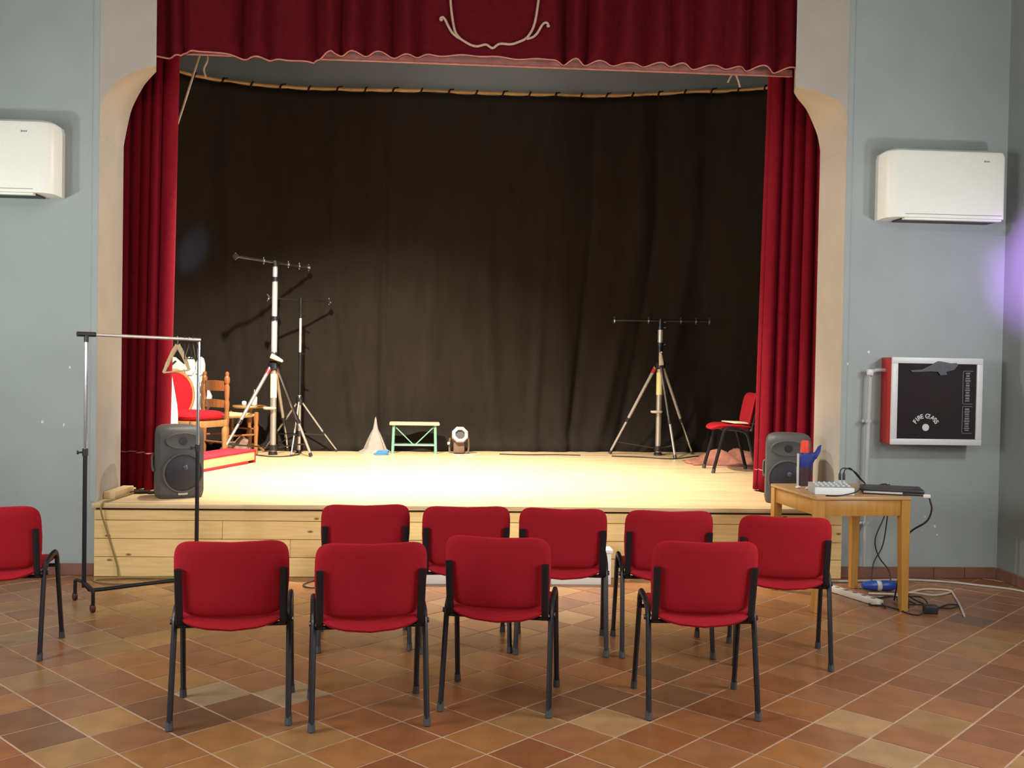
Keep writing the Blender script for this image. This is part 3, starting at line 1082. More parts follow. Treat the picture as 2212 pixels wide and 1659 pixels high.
# arched lettering
bm = new()
rad, cx, cz = 0.096, -0.078, 0.112
txt = 'FIRE GLASS'
for k, chx in enumerate(txt):
    if chx == ' ':
        continue
    ang = PI / 2 + ((len(txt) - 1) / 2 - k) * R(12.4)
    me = text_mesh(chx, 0.046, 0.0006)
    mt = Matrix.Translation((cx + rad * math.cos(ang), -D_ - .0005, cz + rad * math.sin(ang))) @ Matrix.Rotation(-(ang - PI / 2), 4, 'Y') @ Matrix.Rotation(PI / 2, 4, 'X')
    me.transform(mt)
    bm.from_mesh(me)
    bpy.data.meshes.remove(me)
obj('lettering', bm, 'label_white', fc, 'white arched words on the glass', smooth=0)
bm = new()
lathe(bm, [(0.0, -.001), (0.026, -.001), (0.026, .001), (0.0, .001)], 24, Matrix.Translation((cx, -D_ - .0002, cz + 0.014)) @ Matrix.Rotation(PI / 2, 4, 'X'))
obj('round_sticker', bm, 'label_white', fc)
# two upright instruction labels, print too small to read
bm, bi = new(), new()
for z0, z1 in ((0.085, 0.285), (0.30, 0.545)):
    bbox(0.195, 0.199, -D_ - .001, -D_ + .001, z0, z1, bm=bm)
    bbox(0.195, 0.272, -D_ - .001, -D_ + .001, z0, z0 + .004, bm=bm)
    bbox(0.195, 0.272, -D_ - .001, -D_ + .001, z1 - .004, z1, bm=bm)
    zz = z0 + .02
    while zz < z1 - .02:
        hh = random.uniform(.008, .016)
        wv = random.uniform(.024, .040)
        bbox(0.232 - wv / 2, 0.232 + wv / 2, -D_ - .0012, -D_ + .001, zz, zz + hh, bm=bi)
        zz += hh + .006
obj('label_outline', bm, 'label_grey', fc)
stuff(obj('label_print', bi, 'label_grey', fc))
bm = new()
prism(bm, [(-.06, H_ - .055), (-.02, H_ - .030), (.0, H_ - .022), (.05, H_ - .028), (.09, H_ - .036), (.14, H_ - .034), (.15, H_ - .05), (.12, H_ - .085), (.06, H_ - .10), (.07, H_ - .12), (.02, H_ - .125), (.0, H_ - .10), (-.05, H_ - .098), (-.19, H_ - .105), (-.21, H_ - .093), (-.12, H_ - .085)], -D_ - .0125, -D_ - .0102)
obj('torn_tape', bm, 'tape_grey', fc)

bm = new()
tube(bm, smooth_path([(3.25, 7.20, 1.560), (3.19, 7.20, 1.560), (3.150, 7.20, 1.548), (3.136, 7.20, 1.51), (3.133, 7.20, 1.46), (3.126, 7.20, 0.87), (3.122, 7.20, 0.10)], 6), 0.013, 10)
pp = tag(obj('conduit', bm, 'pipe_grey'), 'thin grey painted pipe running down from the fire hose cabinet', 'pipe')
for zz in (1.18, 0.42):
    bm = bbox(3.105, 3.147, 7.19, WY - .0005, zz - .012, zz + .012, .003)
    lathe(bm, [(0.011, 0), (.011, .012), (0, .014)], 8, aim((3.098, 7.215, zz), (3.0, 7.215, zz)))
    obj('pipe_clip', bm, 'pipe_grey', pp)
bm = bbox(3.108, 3.150, 7.182, 7.218, 1.52, 1.566, .010)
obj('elbow', bm, 'frame_white', pp)


# ------------------------------------------------------------------ loudspeakers
def make_speaker(label, loc, rz):
    root = thing('loudspeaker', label, 'speaker', loc, rz, 'grey moulded loudspeakers at the stage sides')
    w, d, h = 0.345, 0.31, 0.535
    # plan: wider in front, narrower behind; crowned top
    plan = [(-.172, -.10), (-.160, -.145), (-.10, -.166), (0, -.172), (.10, -.166), (.160, -.145), (.172, -.10), (.165, 0.0), (.12, .12), (.085, .15), (-.085, .15), (-.12, .12), (-.165, 0.0)]
    lv = [(0.0, .90, 0), (0.012, .95, 0), (0.05, 1.0, 0), (0.46, .985, 0.0), (0.50, .955, .004), (0.522, .88, .012), (.533, .72, .03), (.536, .4, .05)]
    bm = new()
    rings = [[bm.verts.new((x * s, y * s + o, z)) for x, y in plan] for z, s, o in lv]
    n = len(plan)
    for A, B in zip(rings, rings[1:]):
        for k in range(n):
            bm.faces.new((A[k], A[(k + 1) % n], B[(k + 1) % n], B[k]))
    bm.faces.new(rings[0][::-1])
    bm.faces.new(rings[-1])
    obj('cabinet', bm, 'speaker_grey', root, smooth=50)
    fm = lambda x, z, y=-.172: Matrix.Translation((x, y, z)) @ Matrix.Rotation(PI / 2, 4, 'X')
    bm = new()
    lathe(bm, [(.148, -.008), (.150, .006), (.146, .014), (.137, .014), (.132, .004)], 40, fm(0, .19))
    obj('woofer_surround', bm, 'speaker_grey', root)
    bm = new()
    lathe(bm, [(.134, -.004), (.134, .004), (.11, .012), (.06, .019), (0, .021)], 36, fm(0, .19))
    wf = obj('woofer_grille', bm, 'speaker_cone', root)
    bm = new()
    lathe(bm, [(.020, .012), (.018, .026), (.010, .033), (0, .035)], 16, fm(0.012, .232))
    obj('dust_cap', bm, 'dust_cap', wf)
    bm = new()
    K = 24
    R0 = [bm.verts.new((.125 * math.cos(2 * PI * k / K), -.1725 - .004, .425 + .058 * math.sin(2 * PI * k / K))) for k in range(K)]
    R1 = [bm.verts.new((.105 * math.cos(2 * PI * k / K), -.171, .425 + .044 * math.sin(2 * PI * k / K))) for k in range(K)]
    R2 = [bm.verts.new((.134 * math.cos(2 * PI * k / K), -.150, .425 + .066 * math.sin(2 * PI * k / K))) for k in range(K)]
    for A, B in ((R0, R1), (R2, R0)):
        for k in range(K):
            bm.faces.new((A[k], A[(k + 1) % K], B[(k + 1) % K], B[k]))
    bm.faces.new(R1)
    obj('horn_flare', bm, 'speaker_grey', root)
    bm = new()
    lathe(bm, [(.030, -.004), (.030, .003), (0, .004)], 20, fm(0, .425, -.1725))
    obj('horn_throat', bm, 'black_plastic', root)
    bm = bbox(-.035, .035, -.179, -.168, .028, .044, .003)
    obj('badge', bm, 'silver', root, 'small silver badge strip under the woofer')
    for s in (-1, 1):
        bm = new()
        tube(bm, smooth_path([(s * .168, -.03, .20), (s * .178, -.02, .215), (s * .178, -.0, .30), (s * .166, .005, .315)], 5), .010, 7)
        obj('handle', bm, 'speaker_grey', root)
    return root


make_speaker('dark grey loudspeaker on the left corner of the stage, behind the clothes rack', (-2.01, 7.62, ZS), 30)
make_speaker('dark grey loudspeaker on the right corner of the stage, behind the wooden table', (2.66, 7.60, ZS), -17)

# ------------------------------------------------------------------ clothes rack
A_, B_ = Vector((-2.23, 6.34, 0)), Vector((-1.645, 6.75, 0))
ax = (B_ - A_).normalized()
px = Vector((-ax.y, ax.x, 0))
rk = thing('clothes_rack', 'black wheeled clothes rack with chrome uprights left of the stage', 'clothes rack', (0, 0, 0))
for P0 in (A_, B_):
    bm = new()
    tube(bm, [P0 + Vector((0, 0, .12)), P0 + Vector((0, 0, .96))], .0135, 10)
    lo = obj('lower_post', bm, 'black_metal', rk)
    bm = new()
    tube(bm, [P0 + Vector((0, 0, .94)), P0 + Vector((0, 0, .985))], .018, 10)
    tube(bm, [P0 + Vector((0, 0, .962)), P0 - ax * .045 + Vector((0, 0, .962))], [.006, .006], 6)
    lathe(bm, [(0, 0), (.012, 0), (.012, .008), (0, .008)], 8, aim(P0 - ax * .04 + Vector((0, 0, .962)), P0 - ax * .1 + Vector((0, 0, .962))))
    obj('clamp_knob', bm, 'black_plastic', lo)
    bm = new()
    tube(bm, [P0 + Vector((0, 0, .96)), P0 + Vector((0, 0, 1.665))], .0105, 10)
    obj('upper_post', bm, 'chrome', rk, 'chrome telescopic upper tube')
    # foot bar with two casters
    bm = new()
    q0, q1 = P0 - px * .19, P0 + px * .19
    tube(bm, smooth_path([q0 + Vector((0, 0, .045)), q0 + Vector((0, 0, .10)), q0 + px * .02 + Vector((0, 0, .135)), P0 + Vector((0, 0, .15)), q1 - px * .02 + Vector((0, 0, .135)), q1 + Vector((0, 0, .10)), q1 + Vector((0, 0, .045))], 6), .0115, 8)
    ft = obj('foot_bar', bm, 'black_metal', rk)
    for q in (q0, q1):
        bm = new()
        lathe(bm, [(0, -.012), (.022, -.012), (.025, -.008), (.025, .008), (.022, .012), (0, .012)], 16,
              aim(q + px * .006 + Vector((0, 0, .0255)), q + px * .006 + ax + Vector((0, 0, .0255))))
        obj('caster', bm, 'dark_brown', ft, 'brown plastic caster')
bm = new()
tube(bm, smooth_path([A_ + Vector((0, 0, .15)), A_ + ax * .025 + Vector((0, 0, .115)), A_ + ax * .07 + Vector((0, 0, .095)), A_.lerp(B_, .5) + Vector((0, 0, .095)), B_ - ax * .07 + Vector((0, 0, .095)), B_ - ax * .025 + Vector((0, 0, .115)), B_ + Vector((0, 0, .15))], 6), .0125, 8)
obj('base_bar', bm, 'black_metal', rk)
bm = new()
TA, TB = A_ + Vector((0, 0, 1.694)), B_ + Vector((0, 0, 1.682))
tube(bm, [TA - ax * .045, TB + ax * .01], .0105, 10)
br_ = obj('hanging_bar', bm, 'zinc', rk, 'bare metal hanging bar')
bm = new()
tube(bm, [TA - ax * .055, TA + ax * .055], .0155, 10)
tube(bm, [TA + Vector((0, 0, .002)), A_ + Vector((0, 0, 1.645))], .0145, 10)
obj('corner_joint', bm, 'black_plastic', rk)

# hangers on the bar
hp = TA.lerp(TB, .80)
hg = thing('wooden_hanger', 'triangular wooden hanger with trouser bar at the right end of the rack', 'hanger', tuple(hp), 0)
hd = Vector((math.cos(R(10)), math.sin(R(10)), 0))
bm = new()
tube(bm, smooth_path([(0.0, -.012, .004), (0, -.004, .0155), (0, .010, .013), (0, .0155, 0.0), (0, .008, -.016), (0, 0, -.035), (0, 0, -.05)], 5), .0028, 6)
obj('hook', bm, 'chrome', hg)
bm = new()
for s, e in ((-1, (-.085, -.225)), (1, (.075, -.205))):
    tube(bm, smooth_path([Vector((0, 0, -.042)), hd * e[0] * .45 + Vector((0, 0, -.042 + (e[1] + .042) * .38)), hd * e[0] + Vector((0, 0, e[1]))], 6), [.017] + [.015] * 5 + [.013] * 4 + [.010] * 3, 8, squash=.45)
obj('shoulders', bm, 'pale_wood', hg)
bm = new()
tube(bm, [hd * -.085 + Vector((0, 0, -.225)), hd * .075 + Vector((0, 0, -.205))], .005, 6)
obj('trouser_bar', bm, 'pale_wood', hg)


def make_hanger(t, rz, lab):
    p = TA.lerp(TB, t)
    h_ = thing('black_hanger', lab, 'hanger', tuple(p), rz, 'dark thin hangers on the rack')
    bm = new()
    tube(bm, smooth_path([(0.0, -.012, .004), (0, -.004, .0155), (0, .010, .013), (0, .0155, 0.0), (0, .008, -.016), (0, 0, -.03)], 5), .0025, 6)
    obj('hook', bm, 'dark_steel', h_)
    bm = new()
    tube(bm, smooth_path([(0, 0, -.03), (0, -.05, -.055), (0, -.17, -.11), (0, -.185, -.122), (0, -.16, -.128), (0, .16, -.128), (0, .185, -.122), (0, .17, -.11), (0, .05, -.055), (0, 0, -.03)], 4), .004, 6)
    obj('hanger_body', bm, 'black_plastic', h_)


make_hanger(.865, 15, 'dark thin hanger hanging edge-on beside the wooden hanger')
make_hanger(.905, 22, 'dark thin hanger hanging edge-on, middle of the three')
make_hanger(.945, 10, 'dark thin hanger hanging edge-on nearest the right post')

# ------------------------------------------------------------------ lighting stands
def lighting_stand(label, base, feet, hub_z, col, bar_a, bar_b, big, tape, crank_dir, winch_z):
    root = thing('lighting_stand', label, 'lighting stand', (0, 0, 0), 0, 'crank-up lighting stands on the stage')
    B = Vector(base)
    hub = Vector((B.x, B.y, hub_z))
    top = Vector((B.x, B.y, (bar_a[2] + bar_b[2]) / 2))
    rb = .034 if big else .020
    # mast
    bm = new()
    tube(bm, [B + Vector((0, 0, .035)), Vector((B.x, B.y, hub_z + .06))], rb, 14)
    mast = obj('lower_mast', bm, 'zinc', root)
    bm = new()
    lathe(bm, [(rb * 1.5, 0), (rb * 1.5, .02), (rb * 1.1, .035)], 16, Matrix.Translation((B.x, B.y, ZS)))
    obj('mast_foot', bm, 'dark_steel', mast)
    h = top.z - hub_z
    rads = ([.033, .030, .027] if big else [.017, .014, .011])
    zc = [hub_z + .02, hub_z + h * .46, hub_z + h * .84, top.z - .02]
    for k in range(3):
        bm = new()
        tube(bm, [Vector((B.x, B.y, zc[k])), Vector((B.x, B.y, zc[k + 1] + .01))], rads[k], 14)
        sec = obj('mast_section', bm, ('alu' if col[k] == 'c' else 'dark_steel'), root, 'polished telescopic tube' if col[k] == 'c' else None)
        bm = new()
        tube(bm, [Vector((B.x, B.y, zc[k + 1] - .025)), Vector((B.x, B.y, zc[k + 1] + .02))], rads[k] * 1.35, 12)
        tube(bm, [Vector((B.x, B.y, zc[k + 1])), Vector((B.x + .055, B.y - .03, zc[k + 1]))], .007, 6)
        obj('collar', bm, 'dark_steel', sec)
    if tape:
        bm = new()
        tube(bm, [Vector((B.x, B.y, hub_z - .09)), Vector((B.x, B.y, hub_z - .35))], rb * 1.06, 14)
        obj('sleeve', bm, tape, root, 'pale sleeve around the mast')
    bm = new()
    lathe(bm, [(rb * 1.2, -.05), (rb * 1.9, -.03), (rb * 1.9, .025), (rb * 1.3, .05)], 16, Matrix.Translation(hub))
    obj('leg_hub', bm, 'dark_steel', root)
    # legs
    for k, fpt in enumerate(feet):
        F = Vector(fpt) + Vector((0, 0, .007))
        d = (F - hub)
        s0 = hub + Vector((d.x, d.y, 0)).normalized() * rb * 1.4 - Vector((0, 0, .02))
        bm = new()
        e1 = s0.lerp(F, .62)
        rl = .019 if big else .011
        tube(bm, [s0, e1], rl, 10)
        lg = obj('leg', bm, 'zinc' if k != 2 or not big else 'chrome', root)
        bm = new()
        tube(bm, [e1 - (F - s0) * .03, F + Vector((0, 0, .012))], [rl * .78, rl * .72], 10)
        obj('leg_extension', bm, 'chrome' if k == 1 and big else 'zinc', lg)
        bm = new()
        tube(bm, [e1 - (F - s0) * .03, e1 + (F - s0) * .015], rl * 1.3, 10)
        obj('leg_joint', bm, 'dark_steel', lg)
        bm = new()
        tube(bm, [F, F + (s0 - F) * .035], rl * 1.05, 8)
        obj('foot_tip', bm, 'dark_steel', lg)
        if k == 0 and big:
            bm = new()
            tube(bm, [s0.lerp(F, .02), s0.lerp(F, .075)], rl * 1.12, 10)
            obj('red_end', bm, 'red_plastic', lg, 'red plastic leg end')
        # brace from the mast
        bm = new()
        tube(bm, [Vector((B.x, B.y, ZS + .08 if big else ZS + .22)), s0.lerp(F, .86 if big else .66)], .008 if big else .006, 6)
        obj('brace', bm, 'dark_steel', root)
    bm = new()
    lathe(bm, [(.0, -.03), (rb * 1.5, -.03), (rb * 1.5, .03), (0, .03)], 12, Matrix.Translation((B.x, B.y, ZS + (.08 if big else .22))))
    obj('brace_collar', bm, 'dark_steel', root)
    if big:
        # winch and its crank handle, tool tray lower down
        bm = new()
        box(bm, (B.x, B.y - .045, winch_z), (.07, .07, .10), None, .012)
        obj('winch', bm, 'dark_steel', root)
        bm = new()
        s = Vector((B.x, B.y - .09, winch_z))
        e = s + Vector(crank_dir)
        tube(bm, [s - Vector(crank_dir) * .15, s.lerp(e, .5), e], [.030, .024, .014], 10, squash=.6)
        tube(bm, [e, e + Vector((0, -.06, 0))], .011, 8)
        obj('crank_handle', bm, 'beige_metal', root, 'beige crank handle')
        bm = new()
        lathe(bm, [(0, -.014), (.05, -.014), (.062, -.004), (.062, .012), (.045, .016), (0, .016)], 18, Matrix.Translation((B.x - .035, B.y - .035, ZS + .51)) @ Matrix.Diagonal((1.15, .8, 1, 1)))
        obj('cable_tray', bm, 'beige_metal', root)
    # T-bar with end hooks
    a, b = Vector(bar_a), Vector(bar_b)
    bm = new()
    tube(bm, [a, b], .0135 if big else .011, 10)
    tb = obj('tee_bar', bm, 'dark_steel' if not big or tape == 'yellow_label' else 'steel', root)
    bd = (b - a).normalized()
    for t in ((0.0, .36, .70, .86, 1.0) if big else (0.0, 1.0)):
        p = a.lerp(b, t)
        bm = new()
        lathe(bm, [(.012, -.008), (.030 if t in (0.0, 1.0) else .022, -.008), (.030 if t in (0.0, 1.0) else .022, .008), (.012, .008)], 12, aim(p, p + bd))
        tube(bm, [p - Vector((0, 0, .038)), p + Vector((0, 0, .038))], .006, 6)
        obj('stop_clamp', bm, 'steel', tb)
    bm = new()
    tube(bm, [top - Vector((0, 0, .07)), top + Vector((0, 0, .02))], .024 if big else .016, 12)
    obj('tee_socket', bm, 'dark_steel', root)
    return root


lighting_stand('tallest chrome lighting stand with tilted crossbar, at the left of the stage', (-1.885, 11.05, ZS),
               [(-2.353, 10.59, ZS), (-1.79, 11.50, ZS), (-1.445, 10.86, ZS)], 1.50, 'ccc', (-2.19, 10.47, 2.622), (-1.60, 11.60, 2.630), True, 'cream_label', (.11, -.02, -.05), 1.60)
lighting_stand('slim small lighting stand behind the tallest one', (-1.64, 11.30, ZS),
               [(-1.24, 11.50, ZS), (-1.66, 10.88, ZS), (-2.06, 11.52, ZS)], 1.115, 'dcd', (-1.96, 11.02, 2.24), (-1.36, 11.58, 2.245), False, None, None, 0)
lighting_stand('lighting stand with level crossbar and yellow sleeve at the right of the stage', (2.49, 11.55, ZS),
               [(1.93, 11.62, ZS), (2.94, 11.72, ZS), (2.59, 11.10, ZS)], 1.585, 'dcd', (1.945, 11.565, 2.10), (3.06, 11.53, 2.105), True, 'yellow_label', (-.015, 0.0, .13), 1.60)

# ------------------------------------------------------------------ furniture at the left of the stage
# low red-topped step
u = Vector((.293, .956, 0))
w = Vector((-.956, .293, 0))
ang = math.degrees(math.atan2(u.y, u.x))
rs = thing('low_step', 'long low wooden step with a red carpet top at the left of the stage', 'step', (-1.908, 10.204, ZS), ang)
# local x runs along the step towards its rear end, local y towards stage left
L = 1.45
obj('carpet_top', bbox(-L, .0, -.006, .33, .112, .132, .006), 'carpet_red', rs, 'red carpet covering')
obj('front_board', bbox(-L, -.03, 0, .02, .028, .111, .002), 'pine', rs)
obj('rear_board', bbox(-L, -.03, .305, .325, .0, .111, .002), 'pine', rs)
obj('end_board', bbox(-.028, -.002, 0, .325, .0, .111, .002), 'carpet_red', rs)
obj('end_board', bbox(-L, -L + .025, .022, .303, .0, .111, .002), 'pine', rs)
obj('base_strip', bbox(-L, -.16, -.003, .02, .0, .027, .002), 'carpet_red', rs, 'red strip along the foot')

# red armchair with an oval back: faces the stage centre and a little towards the hall
ac = thing('oval_back_armchair', 'gilt wood armchair with red velvet oval back and seat, behind the clothes rack', 'armchair', (-2.585, 10.42, ZS), -120)
# local +y = facing direction
bm = new()


def oval(rx, rz, cz, y0, lean, K=32, ph=0):
    return [(rx * math.cos(2 * PI * k / K) * (1 + .10 * math.sin(2 * PI * k / K)), y0 - lean * (rz * math.sin(2 * PI * k / K)), cz + rz * math.sin(2 * PI * k / K)) for k in range(K)]


tube(bm, oval(.215, .225, .68, -.23, .22), .026, 8, closed=True)
for s in (-1, 1):
    tube(bm, smooth_path([(s * .13, -.185, .50), (s * .15, -.20, .44), (s * .20, -.20, .40)], 4), .022, 8)
obj('back_frame', bm, 'gold_wood', ac)
bm = new()
K = 32
o1 = oval(.195, .205, .68, -.205, .22)
o2 = oval(.195, .205, .68, -.255, .22)
V1 = [bm.verts.new(p) for p in o1]
V2 = [bm.verts.new(p) for p in o2]
c1 = bm.verts.new((0, -.19, .68))
c2 = bm.verts.new((0, -.262, .68))
for k in range(K):
    k2 = (k + 1) % K
    bm.faces.new((V1[k], V1[k2], c1))
    bm.faces.new((V2[k2], V2[k], c2))
    bm.faces.new((V1[k], V2[k], V2[k2], V1[k2]))
obj('back_pad', bm, 'throne_velvet', ac)
bm = new()
pad(bm, .50, .48, .10, lambda a, b, o_: Vector((a * (1 + .12 * b), b + .01, .45 + o_ + .012 * (1 - (a / .25) ** 2))), 4)
obj('seat_pad', bm, 'throne_velvet', ac)
bm = new()
for y_ in (-.21, .21):
    box(bm, (0, y_, .375), (.46, .03, .07), None, .006)
for x_ in (-.225, .225):
    box(bm, (x_, 0, .375), (.03, .42, .07), None, .006)
obj('apron', bm, 'gold_wood', ac)
for s in (-1, 1):
    bm = new()
    lathe(bm, [(.016, 0), (.020, .03), (.024, .12), (.030, .25), (.033, .32), (.026, .335), (.034, .36), (.034, .41)], 12, Matrix.Translation((s * .225, .21, 0)))
    obj('leg', bm, 'gold_wood', ac)
    bm = new()
    tube(bm, smooth_path([(s * .20, -.30, .008), (s * .205, -.25, .2), (s * .21, -.21, .41)], 5), .022, 8)
    obj('leg', bm, 'gold_wood', ac)

# straw-seated ladder-back chair
lb = thing('ladder_back_chair', 'orange wood ladder-back chair with a straw seat beside the red armchair', 'chair', (-2.345, 11.02, ZS), -40)
post = [(.020, 0), (.022, .06), (.026, .10), (.020, .13), (.024, .22), (.028, .30), (.021, .33), (.027, .38), (.027, .46), (.021, .49), (.028, .55), (.028, .58), (.020, .61), (.026, .64), (.028, .74), (.020, .77), (.029, .79), (.029, .84), (.018, .86), (.022, .875), (.020, .895), (.0, .91)]
for s in (-1, 1):
    bm = new()
    lathe(bm, post, 12, Matrix.Translation((s * .19, -.19, 0)))
    obj('back_post', bm, 'orange_wood', lb)
    bm = new()
    lathe(bm, post[:9] + [(.02, .465), (0, .468)], 12, Matrix.Translation((s * .205, .19, 0)))
    obj('leg', bm, 'orange_wood', lb)
for zz, hh in ((.75, .10), (.56, .075)):
    bm = new()
    K = 8
    f1, f2 = [], []
    for k in range(K + 1):
        t = -1 + 2 * k / K
        y_ = -.19 - .035 * (1 - t * t)
        up_ = hh / 2 + .012 * (1 - t * t)
        f1.append([bm.verts.new((t * .185, y_ - .008, zz - hh / 2)), bm.verts.new((t * .185, y_ - .008, zz + up_))])
        f2.append([bm.verts.new((t * .185, y_ + .008, zz - hh / 2)), bm.verts.new((t * .185, y_ + .008, zz + up_))])
    for k in range(K):
        bm.faces.new((f1[k][0], f1[k + 1][0], f1[k + 1][1], f1[k][1]))
        bm.faces.new((f2[k + 1][0], f2[k][0], f2[k][1], f2[k + 1][1]))
        bm.faces.new((f1[k][1], f1[k + 1][1], f2[k + 1][1], f2[k][1]))
        bm.faces.new((f1[k + 1][0], f1[k][0], f2[k][0], f2[k + 1][0]))
    bm.faces.new((f1[0][0], f1[0][1], f2[0][1], f2[0][0]))
    bm.faces.new((f1[K][1], f1[K][0], f2[K][0], f2[K][1]))
    obj('back_slat', bm, 'orange_wood', lb)
bm = new()
pad(bm, .43, .41, .055, lambda a, b, o_: Vector((a, b, .435 + o_ - .008 * (1 - (a / .2) ** 2))), 7)
obj('straw_seat', bm, 'straw', lb)
for p, q in (((-.19, -.19, .22), (-.205, .19, .22)), ((.19, -.19, .22), (.205, .19, .22)), ((-.205, .19, .28), (.205, .19, .28)), ((-.19, -.19, .15), (.19, -.19, .15))):
    bm = new()
    tube(bm, [p, q], .011, 8)
    obj('stretcher', bm, 'orange_wood', lb)

# small round table behind with glassware
rt_ = thing('round_table', 'small round wooden pedestal table behind the straw seat chair', 'table', (-2.185, 11.28, ZS))
bm = new()
lathe(bm, [(0, .495), (.15, .495), (.185, .505), (.19, .515), (.185, .528), (0, .528)], 28)
obj('table_top', bm, 'gold_wood', rt_)
bm = new()
lathe(bm, [(.03, .03), (.032, .06), (.022, .09), (.030, .14), (.036, .22), (.024, .27), (.020, .31), (.032, .34), (.026, .40), (.030, .47), (.05, .494)], 14)
obj('pedestal', bm, 'orange_wood', rt_)
for k in range(3):
    a = R(30 + 120 * k)
    bm = new()
    tube(bm, smooth_path([(.02 * math.cos(a), .02 * math.sin(a), .10), (.10 * math.cos(a), .10 * math.sin(a), .07), (.17 * math.cos(a), .17 * math.sin(a), .016)], 5), .014, 8)
    obj('foot', bm, 'orange_wood', rt_)
bm = new()
lathe(bm, [(0, 0), (.026, 0), (.033, .01), (.034, .085), (.028, .10), (0, .10)], 18)
o = thing('bottle', 'white bottle with a clear neck on the small round table', 'bottle', (-2.13, 11.25, ZS + .529))
obj('body', bm, 'glass_bottle', o)
bm = new()
lathe(bm, [(.027, .101), (.024, .12), (.014, .15), (.012, .175), (.015, .18), (0, .182)], 16)
obj('neck', bm, 'steel', o)
bm = new()
lathe(bm, [(0, 0), (.018, 0), (.026, .012), (.027, .035), (.020, .046), (.006, .05), (0, .05)], 16)
o = tag(obj('small_jar', bm, 'white_gloss'), 'small round white jar beside the bottle on the round table', 'jar')
o.location = (-2.24, 11.25, ZS + .529)

# brown bundle under the straw chair
bm = new()
bmesh.ops.create_icosphere(bm, subdivisions=3, radius=1.0)
rr = random.Random(11)
for v in bm.verts:
    n_ = 1 + .18 * math.sin(v.co.x * 5 + v.co.y * 3) + .14 * math.sin(v.co.z * 7 + v.co.x * 4) + rr.uniform(-.04, .04)
    v.co = Vector((v.co.x * .15 * n_, v.co.y * .13 * n_, max(-.55, v.co.z) * .105 * n_ + .072))
o = tag(obj('bundle', bm, 'brown_sack'), 'crumpled brown bundle on the deck under the straw seat chair', 'bundle')
o.location = (-2.25, 10.98, ZS)

# tall white scenery piece behind the chairs
sc = thing('scenery_cutout', 'brightly lit white lobed scenery piece standing behind the red armchair', 'scenery', (-2.945, 11.13, ZS))
out = [(-.06, .0), (-.06, .78), (-.055, .98), (-.03, 1.045), (.0, 1.052), (.035, 1.02)]
body = [(-.12, .0), (-.12, .80), (-.10, 1.0), (-.06, 1.055), (-.02, 1.05), (.06, .98), (.10, .965), (.165, .965), (.19, .93), (.22, .90), (.26, .89), (.28, .83), (.30, .79), (.335, .72), (.375, .63), (.37, .58), (.36, .52), (.33, .47), (.26, .45), (.0, .44), (-.01, .0)]
bm = new()
prism(bm, body, -.03, .03)
obj('board', bm, 'white', sc)
for pts_, lab in (([(.085, .93), (.10, 1.02), (.135, 1.055), (.17, 1.05), (.195, 1.0), (.205, .90), (.17, .86), (.11, .86)], None),
                  ([(.215, .88), (.215, .99), (.235, 1.05), (.26, 1.06), (.285, 1.04), (.30, .98), (.30, .89), (.26, .85)], None)):
    bm = new()
    prism(bm, pts_, -.045, .02)
    obj('lobe', bm, 'white', sc)
bm = new()
prism(bm, [(-.075, .955), (-.01, 1.015), (.005, 1.005), (-.065, .935)], -.036, -.0305)
prism(bm, [(.30, .60), (.38, .602), (.378, .575), (.30, .57)], -.036, -.0305)
obj('painted_mark', bm, 'black_line', sc, 'black stroke on the white piece')

ws = thing('white_sheet', 'bright white sheet hanging straight down just behind the left side curtain', 'sheet', (-2.76, 10.12, ZS))
bm = new()
sheet(bm, 14, 10, lambda t, s_: Vector((-.10 + (.19 + .015 * (1 - s_)) * t - (.075 * max(0, s_ - .55) / .45) * t, .012 * math.sin(t * 11) * (1.2 - s_), .003 + 1.02 * s_ - .06 * s_ * t * t)))
solid(obj('cloth', bm, 'white', ws, smooth=180), .012)
bm = new()
tube(bm, [(-.11, 0, 0), (-.11, 0, 1.045)], .010, 8)
tube(bm, [(-.12, 0, 1.035), (-.02, 0, 1.03)], .008, 8)
lathe(bm, [(0, 0), (.07, 0), (.07, .01), (0, .012)], 16, Matrix.Translation((-.11, 0, 0)))
obj('support_post', bm, 'white_gloss', ws)

# ------------------------------------------------------------------ small things along the backcloth
tl = thing('tulle_cone', 'pointed white tulle heap in front of the black backcloth', 'fabric', (-0.80, 11.45, ZS))
bm = new()
K = 26
prof = [(.215, 0.0), (.175, .012), (.125, .04), (.105, .09), (.078, .16), (.052, .22), (.028, .27), (.017, .33), (.010, .385), (.0, .415)]
rings = []
for r, z in prof:
    if r == 0:
        rings.append([bm.verts.new((.0, 0, z))])
    else:
        rings.append([bm.verts.new(((r * (1 + .09 * math.sin(5 * a) + .05 * math.sin(9 * a + 1))) * math.cos(a), (r * (1 + .09 * math.sin(5 * a))) * math.sin(a) * .75, z)) for a in [2 * PI * k / K for k in range(K)]])
for A, B in zip(rings, rings[1:]):
    for k in range(K):
        if len(B) == 1:
            bm.faces.new((A[k], A[(k + 1) % K], B[0]))
        else:
            bm.faces.new((A[k], A[(k + 1) % K], B[(k + 1) % K], B[k]))
bm.faces.new(rings[0][::-1])
obj('cloth', bm, 'tulle', tl)
bm = new()
for k in range(3):
    box(bm, (.012 * k, .004 * k, .010 + .016 * k), (.16 - .02 * k, .10, .015), Matrix.Rotation(R(8 - 9 * k), 3, 'Z'), .005)
o = tag(obj('folded_cloth', bm, 'light_blue'), 'small light blue folded cloth beside the white tulle', 'cloth')
o.location = (-0.715, 11.20, ZS)

